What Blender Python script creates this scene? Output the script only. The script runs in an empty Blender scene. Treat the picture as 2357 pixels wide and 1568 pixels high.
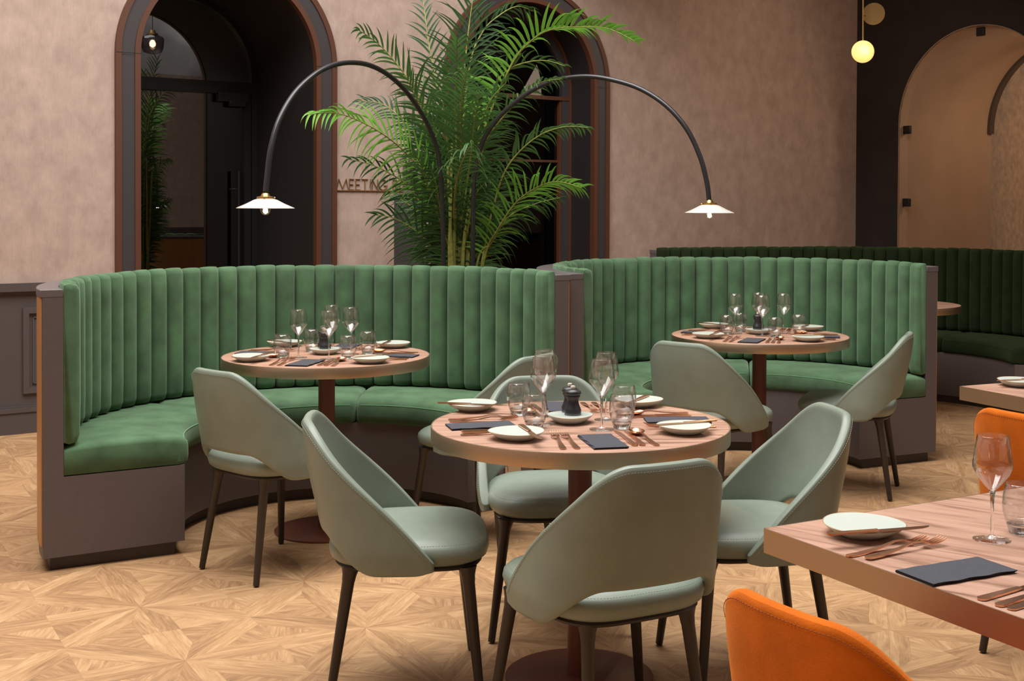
import bpy, bmesh, math, random
from mathutils import Vector, Matrix
random.seed(7)
pi = math.pi
S = bpy.context.scene
COL = S.collection

# ------------------------------------------------------------------ camera
F, PX, PY, PITCH, ROLL, CH = 2883.1, 1263.7, 519.4, .0164, .0042, 1.3937
cam = bpy.data.cameras.new('camera'); camo = bpy.data.objects.new('camera', cam); COL.objects.link(camo)
cam.sensor_width = 36; cam.lens = F / 2357 * 36
cam.shift_x = -(PX - 1178.5) / 2357; cam.shift_y = -(784 - PY) / 2357
cam.clip_start = .05; cam.clip_end = 100
camo.matrix_world = (Matrix.Translation((0, 0, CH)) @ Matrix.Rotation(pi / 2 - PITCH, 4, 'X') @ Matrix.Rotation(ROLL, 4, 'Z'))
S.camera = camo

# ------------------------------------------------------------------ light
S.view_settings.view_transform = 'Standard'; S.view_settings.look = 'None'
S.view_settings.gamma = 1; S.view_settings.use_curve_mapping = False
S.view_settings.exposure = 0.07
S.cycles.max_bounces = 8; S.cycles.transparent_max_bounces = 24
S.cycles.sample_clamp_indirect = 4
wd = bpy.data.worlds.new('world'); S.world = wd; wd.use_nodes = True
wd.node_tree.nodes['Background'].inputs[0].default_value = (.75, .85, 1, 1)
wd.node_tree.nodes['Background'].inputs[1].default_value = .8

# room frame: W0 on the back wall, E1 along it, E2 out through it
W0 = Vector((-2.67, 7.91, 0)); E1 = Vector((.819, .574, 0)).normalized(); E2 = Vector((-E1.y, E1.x, 0))
def RP(t, d, z=0):               # t along the back wall, d into the room
    return W0 + E1 * t - E2 * d + Vector((0, 0, z))
ROOM_ANG = math.atan2(E1.y, E1.x)
CORNER = 6.79; LEFT = -6.0; FRONT = 15.0; CEIL = 6.5
SKY = (-4.2, 2.6, 1.6, 6.6)     # skylight opening t0,t1,d0,d1

def area(name, p, size, power, col, direction, sy=None, spread=None):
    l = bpy.data.lights.new(name, 'AREA'); l.energy = power; l.color = col
    l.size = size
    if sy: l.shape = 'RECTANGLE'; l.size_y = sy
    if spread: l.spread = spread
    o = bpy.data.objects.new(name, l); COL.objects.link(o); o.location = p
    o.rotation_euler = Vector(direction).to_track_quat('-Z', 'Y').to_euler(); return o
def point(name, p, power, col, r=.03):
    l = bpy.data.lights.new(name, 'POINT'); l.energy = power; l.color = col; l.shadow_soft_size = r
    o = bpy.data.objects.new(name, l); COL.objects.link(o); o.location = p; return o
sk = area('skylight_daylight', RP((SKY[0]+SKY[1])/2, (SKY[2]+SKY[3])/2, CEIL + .1), SKY[1]-SKY[0], 900, (1, .965, .92), (0, 0, -1), SKY[3]-SKY[2])
sk.rotation_euler = (0, 0, ROOM_ANG)

# ------------------------------------------------------------------ materials
def newmat(name):
    m = bpy.data.materials.new(name); m.use_nodes = True
    nt = m.node_tree; return m, nt, nt.nodes['Principled BSDF']
def N(nt, t, **k):
    n = nt.nodes.new(t)
    for a, b in k.items(): setattr(n, a, b)
    return n
def plain(name, col, rough=.5, metal=0, sheen=0, sheen_tint=None, spec=.5, noise=None, bump=None, coat=0, coords='Object', stretch=(1,1,1)):
    m, nt, p = newmat(name)
    p.inputs['Base Color'].default_value = (*col, 1); p.inputs['Roughness'].default_value = rough
    p.inputs['Metallic'].default_value = metal; p.inputs['Specular IOR Level'].default_value = spec
    if coat: p.inputs['Coat Weight'].default_value = coat
    if sheen:
        p.inputs['Sheen Weight'].default_value = sheen; p.inputs['Sheen Roughness'].default_value = .55
        p.inputs['Sheen Tint'].default_value = (*(sheen_tint or (1, 1, 1)), 1)
    if noise or bump:
        tc = N(nt, 'ShaderNodeTexCoord'); mp = N(nt, 'ShaderNodeMapping'); mp.inputs['Scale'].default_value = stretch
        nt.links.new(tc.outputs[coords], mp.inputs[0])
    if noise:                    # (scale, amount, detail)
        t = N(nt, 'ShaderNodeTexNoise'); t.inputs['Scale'].default_value = noise[0]; t.inputs['Detail'].default_value = noise[2] if len(noise) > 2 else 4
        nt.links.new(mp.outputs[0], t.inputs['Vector'])
        r = N(nt, 'ShaderNodeMix', data_type='RGBA')
        r.inputs[6].default_value = (*[c * (1 - noise[1]) for c in col], 1); r.inputs[7].default_value = (*[min(1, c * (1 + noise[1])) for c in col], 1)
        cr = N(nt, 'ShaderNodeMapRange'); cr.inputs[1].default_value = .3; cr.inputs[2].default_value = .7
        nt.links.new(t.outputs[0], cr.inputs[0]); nt.links.new(cr.outputs[0], r.inputs[0]); nt.links.new(r.outputs[2], p.inputs['Base Color'])
    if bump:                     # (scale, strength)
        t = N(nt, 'ShaderNodeTexNoise'); t.inputs['Scale'].default_value = bump[0]; t.inputs['Detail'].default_value = 5
        nt.links.new(mp.outputs[0], t.inputs['Vector'])
        b = N(nt, 'ShaderNodeBump'); b.inputs['Strength'].default_value = bump[1]; b.inputs['Distance'].default_value = .01
        nt.links.new(t.outputs[0], b.inputs['Height']); nt.links.new(b.outputs[0], p.inputs['Normal'])
    return m
M = {}
M['velvet'] = plain('green_velvet', (.066, .128, .066), .85, sheen=.28, sheen_tint=(.62, .85, .6), spec=.15, noise=(9, .28, 6), bump=(260, .12))
M['velvet_dark'] = plain('dark_green_velvet', (.012, .021, .007), .9, sheen=.08, sheen_tint=(.5, .7, .3), spec=.1, noise=(9, .25, 6))  # much darker green than the velvet of the other two banquettes
M['velvet_pipe'] = plain('green_velvet_piping', (.1, .24, .12), .85, sheen=.6, sheen_tint=(.55, .85, .55), spec=.15)
M['orange'] = plain('orange_velvet', (.54, .115, .006), .85, sheen=.25, sheen_tint=(1, .5, .15), spec=.12, noise=(9, .25, 6), bump=(260, .12))
M['orange_stitch'] = plain('orange_thread', (.3, .06, .006), .8)
M['leather'] = plain('sage_leather', (.205, .245, .198), .42, spec=.45, noise=(14, .05, 3), bump=(420, .06))
M['stitch'] = plain('sage_thread', (.25, .31, .26), .7)
M['stitch_dark'] = plain('sage_seam', (.1, .145, .12), .6)
M['leg'] = plain('bronze_painted_metal', (.04, .031, .026), .42, metal=.35)
M['panel'] = plain('taupe_laminate', (.105, .083, .080), .42, spec=.4, noise=(60, .05, 4))
M['kick'] = plain('dark_plinth', (.045, .034, .028), .5)
M['cap'] = plain('grey_top_rail', (.115, .098, .1), .36)
M['cladding'] = plain('honey_wood_cladding', (.42, .2, .07), .4, noise=(20, .1, 4), stretch=(1, 1, .1))
M['copper_trim'] = plain('copper_trim', (.085, .028, .012), .55)
M['band'] = plain('charcoal_surround', (.040, .034, .036), .5)
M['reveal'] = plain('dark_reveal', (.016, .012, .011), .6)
M['black'] = plain('black_metal', (.008, .008, .009), .4)
M['lamp_black'] = plain('lamp_black_metal', (.018, .018, .02), .3)
M['sign'] = plain('tan_copper_letters', (.26, .135, .06), .4, metal=.3)
M['brass'] = plain('brass', (.62, .42, .16), .3, metal=1)
M['dark_brass'] = plain('aged_brass_disc', (.17, .095, .025), .5, metal=.5)
M['oxide'] = plain('oxide_red_metal', (.14, .042, .026), .4, spec=.4)
M['copper'] = plain('copper_cutlery', (.72, .40, .25), .27, metal=1)
M['napkin'] = plain('slate_paper', (.046, .048, .060), .9, noise=(300, .15, 2))
M['napkin_edge'] = plain('slate_fold', (.02, .023, .032), .9)
M['mill'] = plain('black_mill', (.018, .018, .02), .38)
M['mill_base'] = plain('grey_mill_base', (.09, .1, .105), .3)
M['knob'] = plain('pale_knob', (.78, .68, .58), .35)
M['wall_dark'] = plain('dark_brown_wall', (.022, .015, .014), .65, noise=(6, .25, 6))
M['dado'] = plain('taupe_panelling', (.07, .056, .053), .5)
M['cornice'] = plain('grey_cornice', (.33, .33, .34), .6)
M['upper'] = plain('grey_plaster', (.5, .5, .51), .8, noise=(3, .1, 6))
M['beige'] = plain('beige_plaster', (.33, .235, .17), .7, noise=(4, .06, 5))
M['stone'] = plain('speckled_stone', (.46, .27, .14), .8, noise=(30, .22, 8), stretch=(1, 1, .5))
M['stalk'] = plain('palm_cane', (.22, .24, .05), .5, noise=(40, .35, 3))
M['soil'] = plain('soil', (.03, .02, .014), .95)
M['planter'] = plain('dark_planter', (.02, .02, .022), .5)
M['cab_dark'] = plain('dark_cabinet', (.035, .029, .03), .45)
M['cab_light'] = plain('pale_cabinet_side', (.3, .24, .21), .5)
M['socket'] = plain('nickel', (.5, .48, .45), .3, metal=1)

def wallpaper():
    m, nt, p = newmat('mottled_wallpaper')
    tc = N(nt, 'ShaderNodeTexCoord'); mp = N(nt, 'ShaderNodeMapping'); mp.inputs['Scale'].default_value = (1, 1, .8)
    nt.links.new(tc.outputs['Object'], mp.inputs[0])
    a = N(nt, 'ShaderNodeTexNoise'); a.inputs['Scale'].default_value = 9; a.inputs['Detail'].default_value = 8; a.inputs['Roughness'].default_value = .65
    nt.links.new(mp.outputs[0], a.inputs['Vector'])
    mp2 = N(nt, 'ShaderNodeMapping'); mp2.inputs['Scale'].default_value = (1, 1, .12); nt.links.new(tc.outputs['Object'], mp2.inputs[0])
    b = N(nt, 'ShaderNodeTexNoise'); b.inputs['Scale'].default_value = 120; nt.links.new(mp2.outputs[0], b.inputs['Vector'])
    ad = N(nt, 'ShaderNodeMath', operation='MULTIPLY_ADD'); ad.inputs[1].default_value = .25; nt.links.new(b.outputs[0], ad.inputs[0]); nt.links.new(a.outputs[0], ad.inputs[2])
    cr = N(nt, 'ShaderNodeValToRGB'); e = cr.color_ramp.elements
    e[0].position = .45; e[0].color = (.355, .258, .212, 1); e[1].position = .85; e[1].color = (.478, .36, .302, 1)
    nt.links.new(ad.outputs[0], cr.inputs[0]); nt.links.new(cr.outputs[0], p.inputs['Base Color'])
    p.inputs['Roughness'].default_value = .6; p.inputs['Specular IOR Level'].default_value = .3
    return m
M['paper'] = wallpaper()

def table_wood(name, ang):
    m, nt, p = newmat(name)
    tc = N(nt, 'ShaderNodeTexCoord'); mp = N(nt, 'ShaderNodeMapping'); mp.inputs['Rotation'].default_value = (0, 0, ang)
    nt.links.new(tc.outputs['Object'], mp.inputs[0])
    m2 = N(nt, 'ShaderNodeMapping'); m2.inputs['Scale'].default_value = (1.3, 16, 1); nt.links.new(mp.outputs[0], m2.inputs[0])
    a = N(nt, 'ShaderNodeTexNoise'); a.inputs['Scale'].default_value = 2.2; a.inputs['Detail'].default_value = 6; a.inputs['Distortion'].default_value = .7
    nt.links.new(m2.outputs[0], a.inputs['Vector'])
    m3 = N(nt, 'ShaderNodeMapping'); m3.inputs['Scale'].default_value = (6, 150, 1); nt.links.new(mp.outputs[0], m3.inputs[0])
    b = N(nt, 'ShaderNodeTexNoise'); b.inputs['Scale'].default_value = 3; b.inputs['Detail'].default_value = 3; nt.links.new(m3.outputs[0], b.inputs['Vector'])
    ad = N(nt, 'ShaderNodeMath', operation='MULTIPLY_ADD'); ad.inputs[1].default_value = .35; nt.links.new(b.outputs[0], ad.inputs[0]); nt.links.new(a.outputs[0], ad.inputs[2])
    cr = N(nt, 'ShaderNodeValToRGB'); e = cr.color_ramp.elements
    e[0].position = .48; e[0].color = (.20, .105, .070, 1); e[1].position = .78; e[1].color = (.46, .275, .20, 1)
    k = cr.color_ramp.elements.new(.62); k.color = (.37, .21, .145, 1)
    nt.links.new(ad.outputs[0], cr.inputs[0]); nt.links.new(cr.outputs[0], p.inputs['Base Color'])
    p.inputs['Roughness'].default_value = .42; p.inputs['Specular IOR Level'].default_value = .4
    return m
M['wood_top'] = table_wood('walnut_veneer', -.05)
M['wood_top2'] = table_wood('walnut_veneer_long', -.42)

def brushed():
    m, nt, p = newmat('brushed_champagne_metal')
    tc = N(nt, 'ShaderNodeTexCoord'); mp = N(nt, 'ShaderNodeMapping'); mp.inputs['Scale'].default_value = (8, 8, 1300)
    nt.links.new(tc.outputs['Object'], mp.inputs[0])
    a = N(nt, 'ShaderNodeTexNoise'); a.inputs['Scale'].default_value = 2; a.inputs['Detail'].default_value = 3; nt.links.new(mp.outputs[0], a.inputs['Vector'])
    cr = N(nt, 'ShaderNodeMapRange'); cr.inputs[3].default_value = .3; cr.inputs[4].default_value = .5
    nt.links.new(a.outputs[0], cr.inputs[0]); nt.links.new(cr.outputs[0], p.inputs['Roughness'])
    b = N(nt, 'ShaderNodeBump'); b.inputs['Strength'].default_value = .15; b.inputs['Distance'].default_value = .002
    nt.links.new(a.outputs[0], b.inputs['Height']); nt.links.new(b.outputs[0], p.inputs['Normal'])
    p.inputs['Base Color'].default_value = (.50, .37, .26, 1); p.inputs['Metallic'].default_value = 1
    return m
M['edge'] = brushed()

def floor_mat():
    m, nt, p = newmat('star_parquet'); L = nt.links.new
    def mth(op, a, b=None, c=None):
        n = N(nt, 'ShaderNodeMath', operation=op)
        for i, v in enumerate((a, b, c)):
            if v is None: continue
            if isinstance(v, (int, float)): n.inputs[i].default_value = v
            else: L(v, n.inputs[i])
        return n.outputs[0]
    tc = N(nt, 'ShaderNodeTexCoord'); sp = N(nt, 'ShaderNodeSeparateXYZ'); L(tc.outputs['Object'], sp.inputs[0])
    an = math.radians(31); ca, sa = math.cos(an), math.sin(an); ox, oy = -1.103, 3.796; Lc = .59
    x = mth('ADD', sp.outputs[0], -ox); y = mth('ADD', sp.outputs[1], -oy)
    u = mth('DIVIDE', mth('ADD', mth('MULTIPLY', x, ca), mth('MULTIPLY', y, sa)), Lc)
    v = mth('DIVIDE', mth('ADD', mth('MULTIPLY', x, -sa), mth('MULTIPLY', y, ca)), Lc)
    iu = mth('ROUND', u); iv = mth('ROUND', v)
    qu = mth('SUBTRACT', u, iu); qv = mth('SUBTRACT', v, iv)
    th = mth('DIVIDE', mth('ARCTAN2', qv, qu), 2 * pi / 8)
    sec = mth('ROUND', th)                                   # eight rays from every star
    fr = mth('SUBTRACT', th, sec)
    half = mth('SIGN', fr)
    ang = mth('MULTIPLY', sec, 2 * pi / 8)
    # inner wedge pieces have their own grain, a bit off the ray
    wid = mth('ABSOLUTE', fr)
    rad = mth('SQRT', mth('ADD', mth('MULTIPLY', qu, qu), mth('MULTIPLY', qv, qv)))
    dist = mth('MULTIPLY', rad, mth('SINE', mth('MULTIPLY', wid, pi / 4)))        # distance from the middle of the ray
    outer = mth('GREATER_THAN', dist, .105)                  # beyond the two boards of a ray lie the filler triangles
    ang2 = mth('ADD', ang, mth('MULTIPLY', outer, mth('ADD', mth('MULTIPLY', half, pi / 8), pi / 2)))
    c2 = mth('COSINE', ang2); s2 = mth('SINE', ang2)
    gu = mth('ADD', mth('MULTIPLY', u, c2), mth('MULTIPLY', v, s2))
    gv = mth('SUBTRACT', mth('MULTIPLY', v, c2), mth('MULTIPLY', u, s2))
    idv = N(nt, 'ShaderNodeCombineXYZ'); L(iu, idv.inputs[0]); L(iv, idv.inputs[1])
    inn = mth('SUBTRACT', 1, outer)
    L(mth('ADD', mth('MULTIPLY', inn, mth('ADD', mth('MULTIPLY', sec, 3.1), mth('MULTIPLY', half, .9))), mth('MULTIPLY', outer, mth('ADD', 40.3, mth('FLOOR', th)))), idv.inputs[2])
    wn = N(nt, 'ShaderNodeTexWhiteNoise', noise_dimensions='3D'); L(idv.outputs[0], wn.inputs[0])
    gc = N(nt, 'ShaderNodeCombineXYZ'); L(mth('MULTIPLY', gu, 1.0), gc.inputs[0]); L(mth('MULTIPLY', gv, 7.0), gc.inputs[1]); L(mth('MULTIPLY', wn.outputs[0], 50), gc.inputs[2])
    n1 = N(nt, 'ShaderNodeTexNoise'); n1.inputs['Scale'].default_value = 2.6; n1.inputs['Detail'].default_value = 9; n1.inputs['Roughness'].default_value = .7; n1.inputs['Distortion'].default_value = 1.1
    L(gc.outputs[0], n1.inputs['Vector'])
    gc2 = N(nt, 'ShaderNodeCombineXYZ'); L(mth('MULTIPLY', gu, 3.0), gc2.inputs[0]); L(mth('MULTIPLY', gv, 48.0), gc2.inputs[1])
    n2 = N(nt, 'ShaderNodeTexNoise'); n2.inputs['Scale'].default_value = 2; n2.inputs['Detail'].default_value = 4; L(gc2.outputs[0], n2.inputs['Vector'])
    t = mth('ADD', -.05, mth('ADD', mth('MULTIPLY', n1.outputs[0], .75), mth('ADD', mth('MULTIPLY', n2.outputs[0], .3), mth('MULTIPLY', wn.outputs[0], .14))))
    cr = N(nt, 'ShaderNodeValToRGB'); e = cr.color_ramp.elements
    e[0].position = .30; e[0].color = (.20, .115, .06, 1); e[1].position = .80; e[1].color = (.60, .395, .215, 1)
    k = cr.color_ramp.elements.new(.46); k.color = (.33, .185, .09, 1)
    k = cr.color_ramp.elements.new(.60); k.color = (.455, .272, .135, 1)
    L(t, cr.inputs[0])
    # fine joints between the boards
    jd = mth('MINIMUM', dist, mth('ABSOLUTE', mth('SUBTRACT', dist, .105)))
    jw = mth('LESS_THAN', jd, .0022)
    mx = N(nt, 'ShaderNodeMix', data_type='RGBA', blend_type='MULTIPLY'); L(mth('MULTIPLY', jw, .3), mx.inputs[0]); L(cr.outputs[0], mx.inputs[6]); mx.inputs[7].default_value = (.45, .35, .3, 1)
    L(mx.outputs[2], p.inputs['Base Color'])
    p.inputs['Roughness'].default_value = .5; p.inputs['Specular IOR Level'].default_value = .35
    b = N(nt, 'ShaderNodeBump'); b.inputs['Strength'].default_value = .2; b.inputs['Distance'].default_value = .002; L(n2.outputs[0], b.inputs['Height']); L(b.outputs[0], p.inputs['Normal'])
    return m
M['floor'] = floor_mat()

def plate_mat():
    m, nt, p = newmat('pale_glazed_stoneware')
    p.inputs['Base Color'].default_value = (.50, .55, .50, 1); p.inputs['Roughness'].default_value = .32
    return m
M['plate'] = plate_mat()
M['plate_rim'] = plain('tan_glaze_rim', (.36, .27, .16), .4)

def leaf_mat(name, a, b):
    m, nt, p = newmat(name)
    g = N(nt, 'ShaderNodeNewGeometry'); tc = N(nt, 'ShaderNodeTexCoord')
    t = N(nt, 'ShaderNodeTexNoise'); t.inputs['Scale'].default_value = 6; nt.links.new(tc.outputs['Object'], t.inputs['Vector'])
    r = N(nt, 'ShaderNodeMix', data_type='RGBA'); r.inputs[6].default_value = (*a, 1); r.inputs[7].default_value = (*b, 1)
    nt.links.new(t.outputs[0], r.inputs[0]); nt.links.new(r.outputs[2], p.inputs['Base Color'])
    p.inputs['Roughness'].default_value = .42
    tr = N(nt, 'ShaderNodeBsdfTranslucent'); nt.links.new(r.outputs[2], tr.inputs[0])
    ms = N(nt, 'ShaderNodeMixShader'); ms.inputs[0].default_value = .3
    nt.links.new(p.outputs[0], ms.inputs[1]); nt.links.new(tr.outputs[0], ms.inputs[2])
    nt.links.new(ms.outputs[0], nt.nodes['Material Output'].inputs[0])
    return m
M['leaf'] = leaf_mat('palm_leaf', (.045, .12, .03), (.09, .2, .05))
M['leaf_bright'] = leaf_mat('young_palm_leaf', (.12, .38, .04), (.24, .5, .07))
M['leaf_dark'] = leaf_mat('old_palm_leaf', (.025, .07, .022), (.05, .12, .035))

def thin_glass(name, tint=(1, 1, 1), refl=None, rough=.01):
    m, nt, p = newmat(name); nt.nodes.remove(p)
    tr = N(nt, 'ShaderNodeBsdfTransparent'); tr.inputs[0].default_value = (*tint, 1)
    gl = N(nt, 'ShaderNodeBsdfGlossy'); gl.inputs['Roughness'].default_value = rough
    ms = N(nt, 'ShaderNodeMixShader')
    if refl is None:
        f = N(nt, 'ShaderNodeLayerWeight'); f.inputs[0].default_value = .5
        pw = N(nt, 'ShaderNodeMath', operation='POWER'); nt.links.new(f.outputs['Facing'], pw.inputs[0]); pw.inputs[1].default_value = 3
        ma = N(nt, 'ShaderNodeMath', operation='MULTIPLY_ADD'); nt.links.new(pw.outputs[0], ma.inputs[0]); ma.inputs[1].default_value = .9; ma.inputs[2].default_value = .085
        nt.links.new(ma.outputs[0], ms.inputs[0])
    else: ms.inputs[0].default_value = refl
    nt.links.new(tr.outputs[0], ms.inputs[1]); nt.links.new(gl.outputs[0], ms.inputs[2])
    nt.links.new(ms.outputs[0], nt.nodes['Material Output'].inputs[0]); return m
M['thin'] = thin_glass('clear_thin_glass', (.985, .985, .985))
M['door_glass'] = thin_glass('door_glass', (.5, .5, .5), .26)
M['door_glass2'] = thin_glass('dim_door_glass', (.4, .4, .4), .035)
M['clip_glass'] = thin_glass('partition_glass', (.96, .97, .96), .02)
M['smoke'] = thin_glass('smoked_ribbed_glass', (.45, .40, .40), .12, .1)
def solid_glass():
    m, nt, p = newmat('solid_glass')
    p.inputs['Transmission Weight'].default_value = 1; p.inputs['IOR'].default_value = 1.45; p.inputs['Roughness'].default_value = 0
    p.inputs['Base Color'].default_value = (.97, .98, .98, 1); return m
M['glass'] = solid_glass()
def emit(name, col, s):
    m, nt, p = newmat(name); p.inputs['Emission Color'].default_value = (*col, 1); p.inputs['Emission Strength'].default_value = s
    p.inputs['Base Color'].default_value = (.8, .8, .8, 1); return m
M['globe'] = emit('lit_opal_globe', (1, .62, .17), 1.15)
M['globe'].node_tree.nodes['Principled BSDF'].inputs['Base Color'].default_value = (.5, .4, .2, 1)
M['filament'] = emit('glowing_filament', (1, .62, .3), 30)
M['led'] = emit('warm_led', (1, .55, .25), 4)
def opal():
    m, nt, p = newmat('opal_glass_shade')
    p.inputs['Base Color'].default_value = (.66, .66, .66, 1); p.inputs['Roughness'].default_value = .2
    tr = N(nt, 'ShaderNodeBsdfTranslucent'); tr.inputs[0].default_value = (.95, .88, .78, 1)
    ms = N(nt, 'ShaderNodeMixShader'); ms.inputs[0].default_value = .25
    nt.links.new(p.outputs[0], ms.inputs[1]); nt.links.new(tr.outputs[0], ms.inputs[2]); nt.links.new(ms.outputs[0], nt.nodes['Material Output'].inputs[0]); return m
M['opal'] = opal()

# ------------------------------------------------------------------ mesh helpers
class MB:
    def __init__(s): s.v = []; s.f = []; s.m = []
    def add(s, vs, fs, mi=0):
        o = len(s.v); s.v += [tuple(v) for v in vs]
        for f in fs: s.f.append([i + o for i in f]); s.m.append(mi)
    def box(s, c, d, rot=0, mi=0):
        x, y, z = (k / 2 for k in d); R = Matrix.Rotation(rot, 3, 'Z'); c = Vector(c)
        vs = [c + R @ Vector((a * x, b * y, e * z)) for a in (-1, 1) for b in (-1, 1) for e in (-1, 1)]
        s.add(vs, [(0,1,3,2),(4,6,7,5),(0,4,5,1),(2,3,7,6),(0,2,6,4),(1,5,7,3)], mi)
    def lathe(s, prof, n=32, c=(0, 0, 0), mi=0, closed=False, rf=None):
        vs = []; k = len(prof)
        for r, z in prof:
            for i in range(n):
                a = 2 * pi * i / n; q = r * (rf(a) if rf else 1)
                vs.append((c[0] + q * math.cos(a), c[1] + q * math.sin(a), c[2] + z))
        fs = []
        for j in range(k - 1 + (1 if closed else 0)):
            j2 = (j + 1) % k
            for i in range(n): fs.append((j*n+i, j*n+(i+1) % n, j2*n+(i+1) % n, j2*n+i))
        if not closed:
            if prof[0][0] > 1e-6: fs.append(tuple(range(n))[::-1])
            if prof[-1][0] > 1e-6: fs.append(tuple((k-1)*n+i for i in range(n)))
        s.add(vs, fs, mi)
    def tube(s, pts, r, n=10, mi=0, cap=True):
        pts = [Vector(p) for p in pts]; k = len(pts); vs = []; up = None
        for i, p in enumerate(pts):
            t = (pts[min(i+1, k-1)] - pts[max(i-1, 0)]).normalized()
            if up is None: up = t.orthogonal().normalized()
            else: up = (up - t * up.dot(t)).normalized()
            w = t.cross(up); q = r[i] if isinstance(r, (list, tuple)) else r
            vs += [p + up * (q * math.cos(2*pi*a/n)) + w * (q * math.sin(2*pi*a/n)) for a in range(n)]
        fs = [(j*n+i, j*n+(i+1) % n, (j+1)*n+(i+1) % n, (j+1)*n+i) for j in range(k-1) for i in range(n)]
        if cap: fs += [tuple(range(n))[::-1], tuple((k-1)*n+i for i in range(n))]
        s.add(vs, fs, mi)
    def grid(s, rows, close_u=False, close_v=False, mi=0):
        a, b = len(rows), len(rows[0]); vs = [p for r in rows for p in r]; fs = []
        for j in range(a - (0 if close_v else 1)):
            for i in range(b - (0 if close_u else 1)):
                fs.append((j*b+i, j*b+(i+1) % b, ((j+1) % a)*b+(i+1) % b, ((j+1) % a)*b+i))
        s.add(vs, fs, mi)
    def loop_sweep(s, loops, mi=0, caps=True):      # closed cross sections joined one after another
        s.grid(loops, close_u=True, mi=mi)
        if caps:
            n = len(loops[0]); s.add(loops[0], [tuple(range(n))[::-1]], mi); s.add(loops[-1], [tuple(range(n))], mi)
    def extrude(s, poly, z0, z1, mi=0):
        n = len(poly); s.add([(x, y, z0) for x, y in poly] + [(x, y, z1) for x, y in poly],
            [tuple(range(n))[::-1], tuple(range(n, 2*n))] + [(i, (i+1) % n, n+(i+1) % n, n+i) for i in range(n)], mi)
    def build(s, name, mats, parent=None, smooth=True, weld=True, bevel=0, sub=0, ang=40):
        me = bpy.data.meshes.new(name); me.from_pydata(s.v, [], s.f)
        if not isinstance(mats, (list, tuple)): mats = [mats]
        for m in mats: me.materials.append(m)
        me.polygons.foreach_set('material_index', s.m)
        bm = bmesh.new(); bm.from_mesh(me)
        if weld: bmesh.ops.remove_doubles(bm, verts=bm.verts, dist=1e-5)
        bmesh.ops.recalc_face_normals(bm, faces=bm.faces)
        for f in bm.faces: f.smooth = smooth
        if smooth:
            for e in bm.edges:
                if len(e.link_faces) != 2 or e.calc_face_angle(0) > math.radians(ang): e.smooth = False
        bm.to_mesh(me); bm.free()
        o = bpy.data.objects.new(name, me); COL.objects.link(o)
        if bevel: b = o.modifiers.new('bevel', 'BEVEL'); b.width = bevel; b.segments = 2; b.limit_method = 'ANGLE'
        if sub: b = o.modifiers.new('sub', 'SUBSURF'); b.levels = b.render_levels = sub
        if parent: o.parent = parent
        return o
def tag(o, label=None, cat=None, group=None, kind=None):
    if label: o['label'] = label
    if cat: o['category'] = cat
    if group: o['group'] = group
    if kind: o['kind'] = kind
    return o
def thing(name, label, cat, loc=(0, 0, 0), rz=0, group=None):
    o = bpy.data.objects.new(name, None); COL.objects.link(o); o.empty_display_size = .1
    o.location = loc; o.rotation_euler = (0, 0, rz); return tag(o, label, cat, group)
def dup(src, loc=None, rz=None, label=None, group=None, parent=None):
    o = src.copy(); COL.objects.link(o)
    if parent: o.parent = parent
    if loc is not None: o.location = loc
    if rz is not None: o.rotation_euler = (0, 0, rz)
    if label: o['label'] = label
    if group: o['group'] = group
    for c in list(src.children): dup(c, parent=o)
    return o
def struct(name, mb, mats, **k):
    return tag(mb.build(name, mats, **k), kind='structure')
def at(u, v, Y=None, Z=None):      # the place seen at a photo position, on a known depth or height
    c, s = math.cos(ROLL), math.sin(ROLL)
    X = (u-PX)*c + (v-PY)*s; Q = -(u-PX)*s + (v-PY)*c
    a, b = X/F, -Q/F; cp, sp = math.cos(PITCH), math.sin(PITCH)
    d = Vector((a, cp + sp*b, -sp + cp*b)); t = (Z-CH)/d.z if Z is not None else Y/d.y
    return Vector((0, 0, CH)) + d*t

# ------------------------------------------------------------------ room shell
b = MB(); b.add([RP(LEFT-1, FRONT+1), RP(16, FRONT+1), RP(16, -6), RP(LEFT-1, -6)], [(0, 1, 2, 3)]); struct('floor', b, M['floor'])
ARC = [(.683, .755), (3.066, .765)]; SPR = 2.34; RAIL = .91; PAPER_TOP = 4.0
def strip_wall(mb, p, t0, t1, z0, z1, arches, th, d0, mi=0, n=20):
    """wall from t0 to t1 with arched openings (centre, radius, spring, sill), p(t,d,z) places it, th = thickness"""
    def quad(a, b_, za0, zb0, za1, zb1):
        for d in (d0, d0 - th): mb.add([p(a, d, za0), p(b_, d, zb0), p(b_, d, zb1), p(a, d, za1)], [(0, 1, 2, 3)], mi)
    cur = t0
    for c, r, sp, sill in arches:
        quad(cur, c - r, z0, z0, z1, z1)
        if sill > z0: quad(c - r, c + r, z0, z0, sill, sill)
        if sp < z1:
            pts = [(c - r*math.cos(pi*i/n), sp + r*math.sin(pi*i/n)) for i in range(n+1)]
            for (a, za), (e, ze) in zip(pts, pts[1:]):
                if min(za, ze) < z1: quad(a, e, min(za, z1), min(ze, z1), z1, z1)
        cur = c + r
    quad(cur, t1, z0, z0, z1, z1)
bk = [(c, r, SPR, 0) for c, r in ARC]
b = MB(); strip_wall(b, RP, LEFT, CORNER, 0, RAIL, [(c, r, 9, 0) for c, r in ARC], .0, 0, 0)
strip_wall(b, RP, LEFT, CORNER, RAIL, PAPER_TOP, bk, .0, 0, 1)
strip_wall(b, RP, LEFT, CORNER, PAPER_TOP, CEIL, [], .0, 0, 2)
struct('wall_back', b, [M['dado'], M['paper'], M['upper']], smooth=False)
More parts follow.
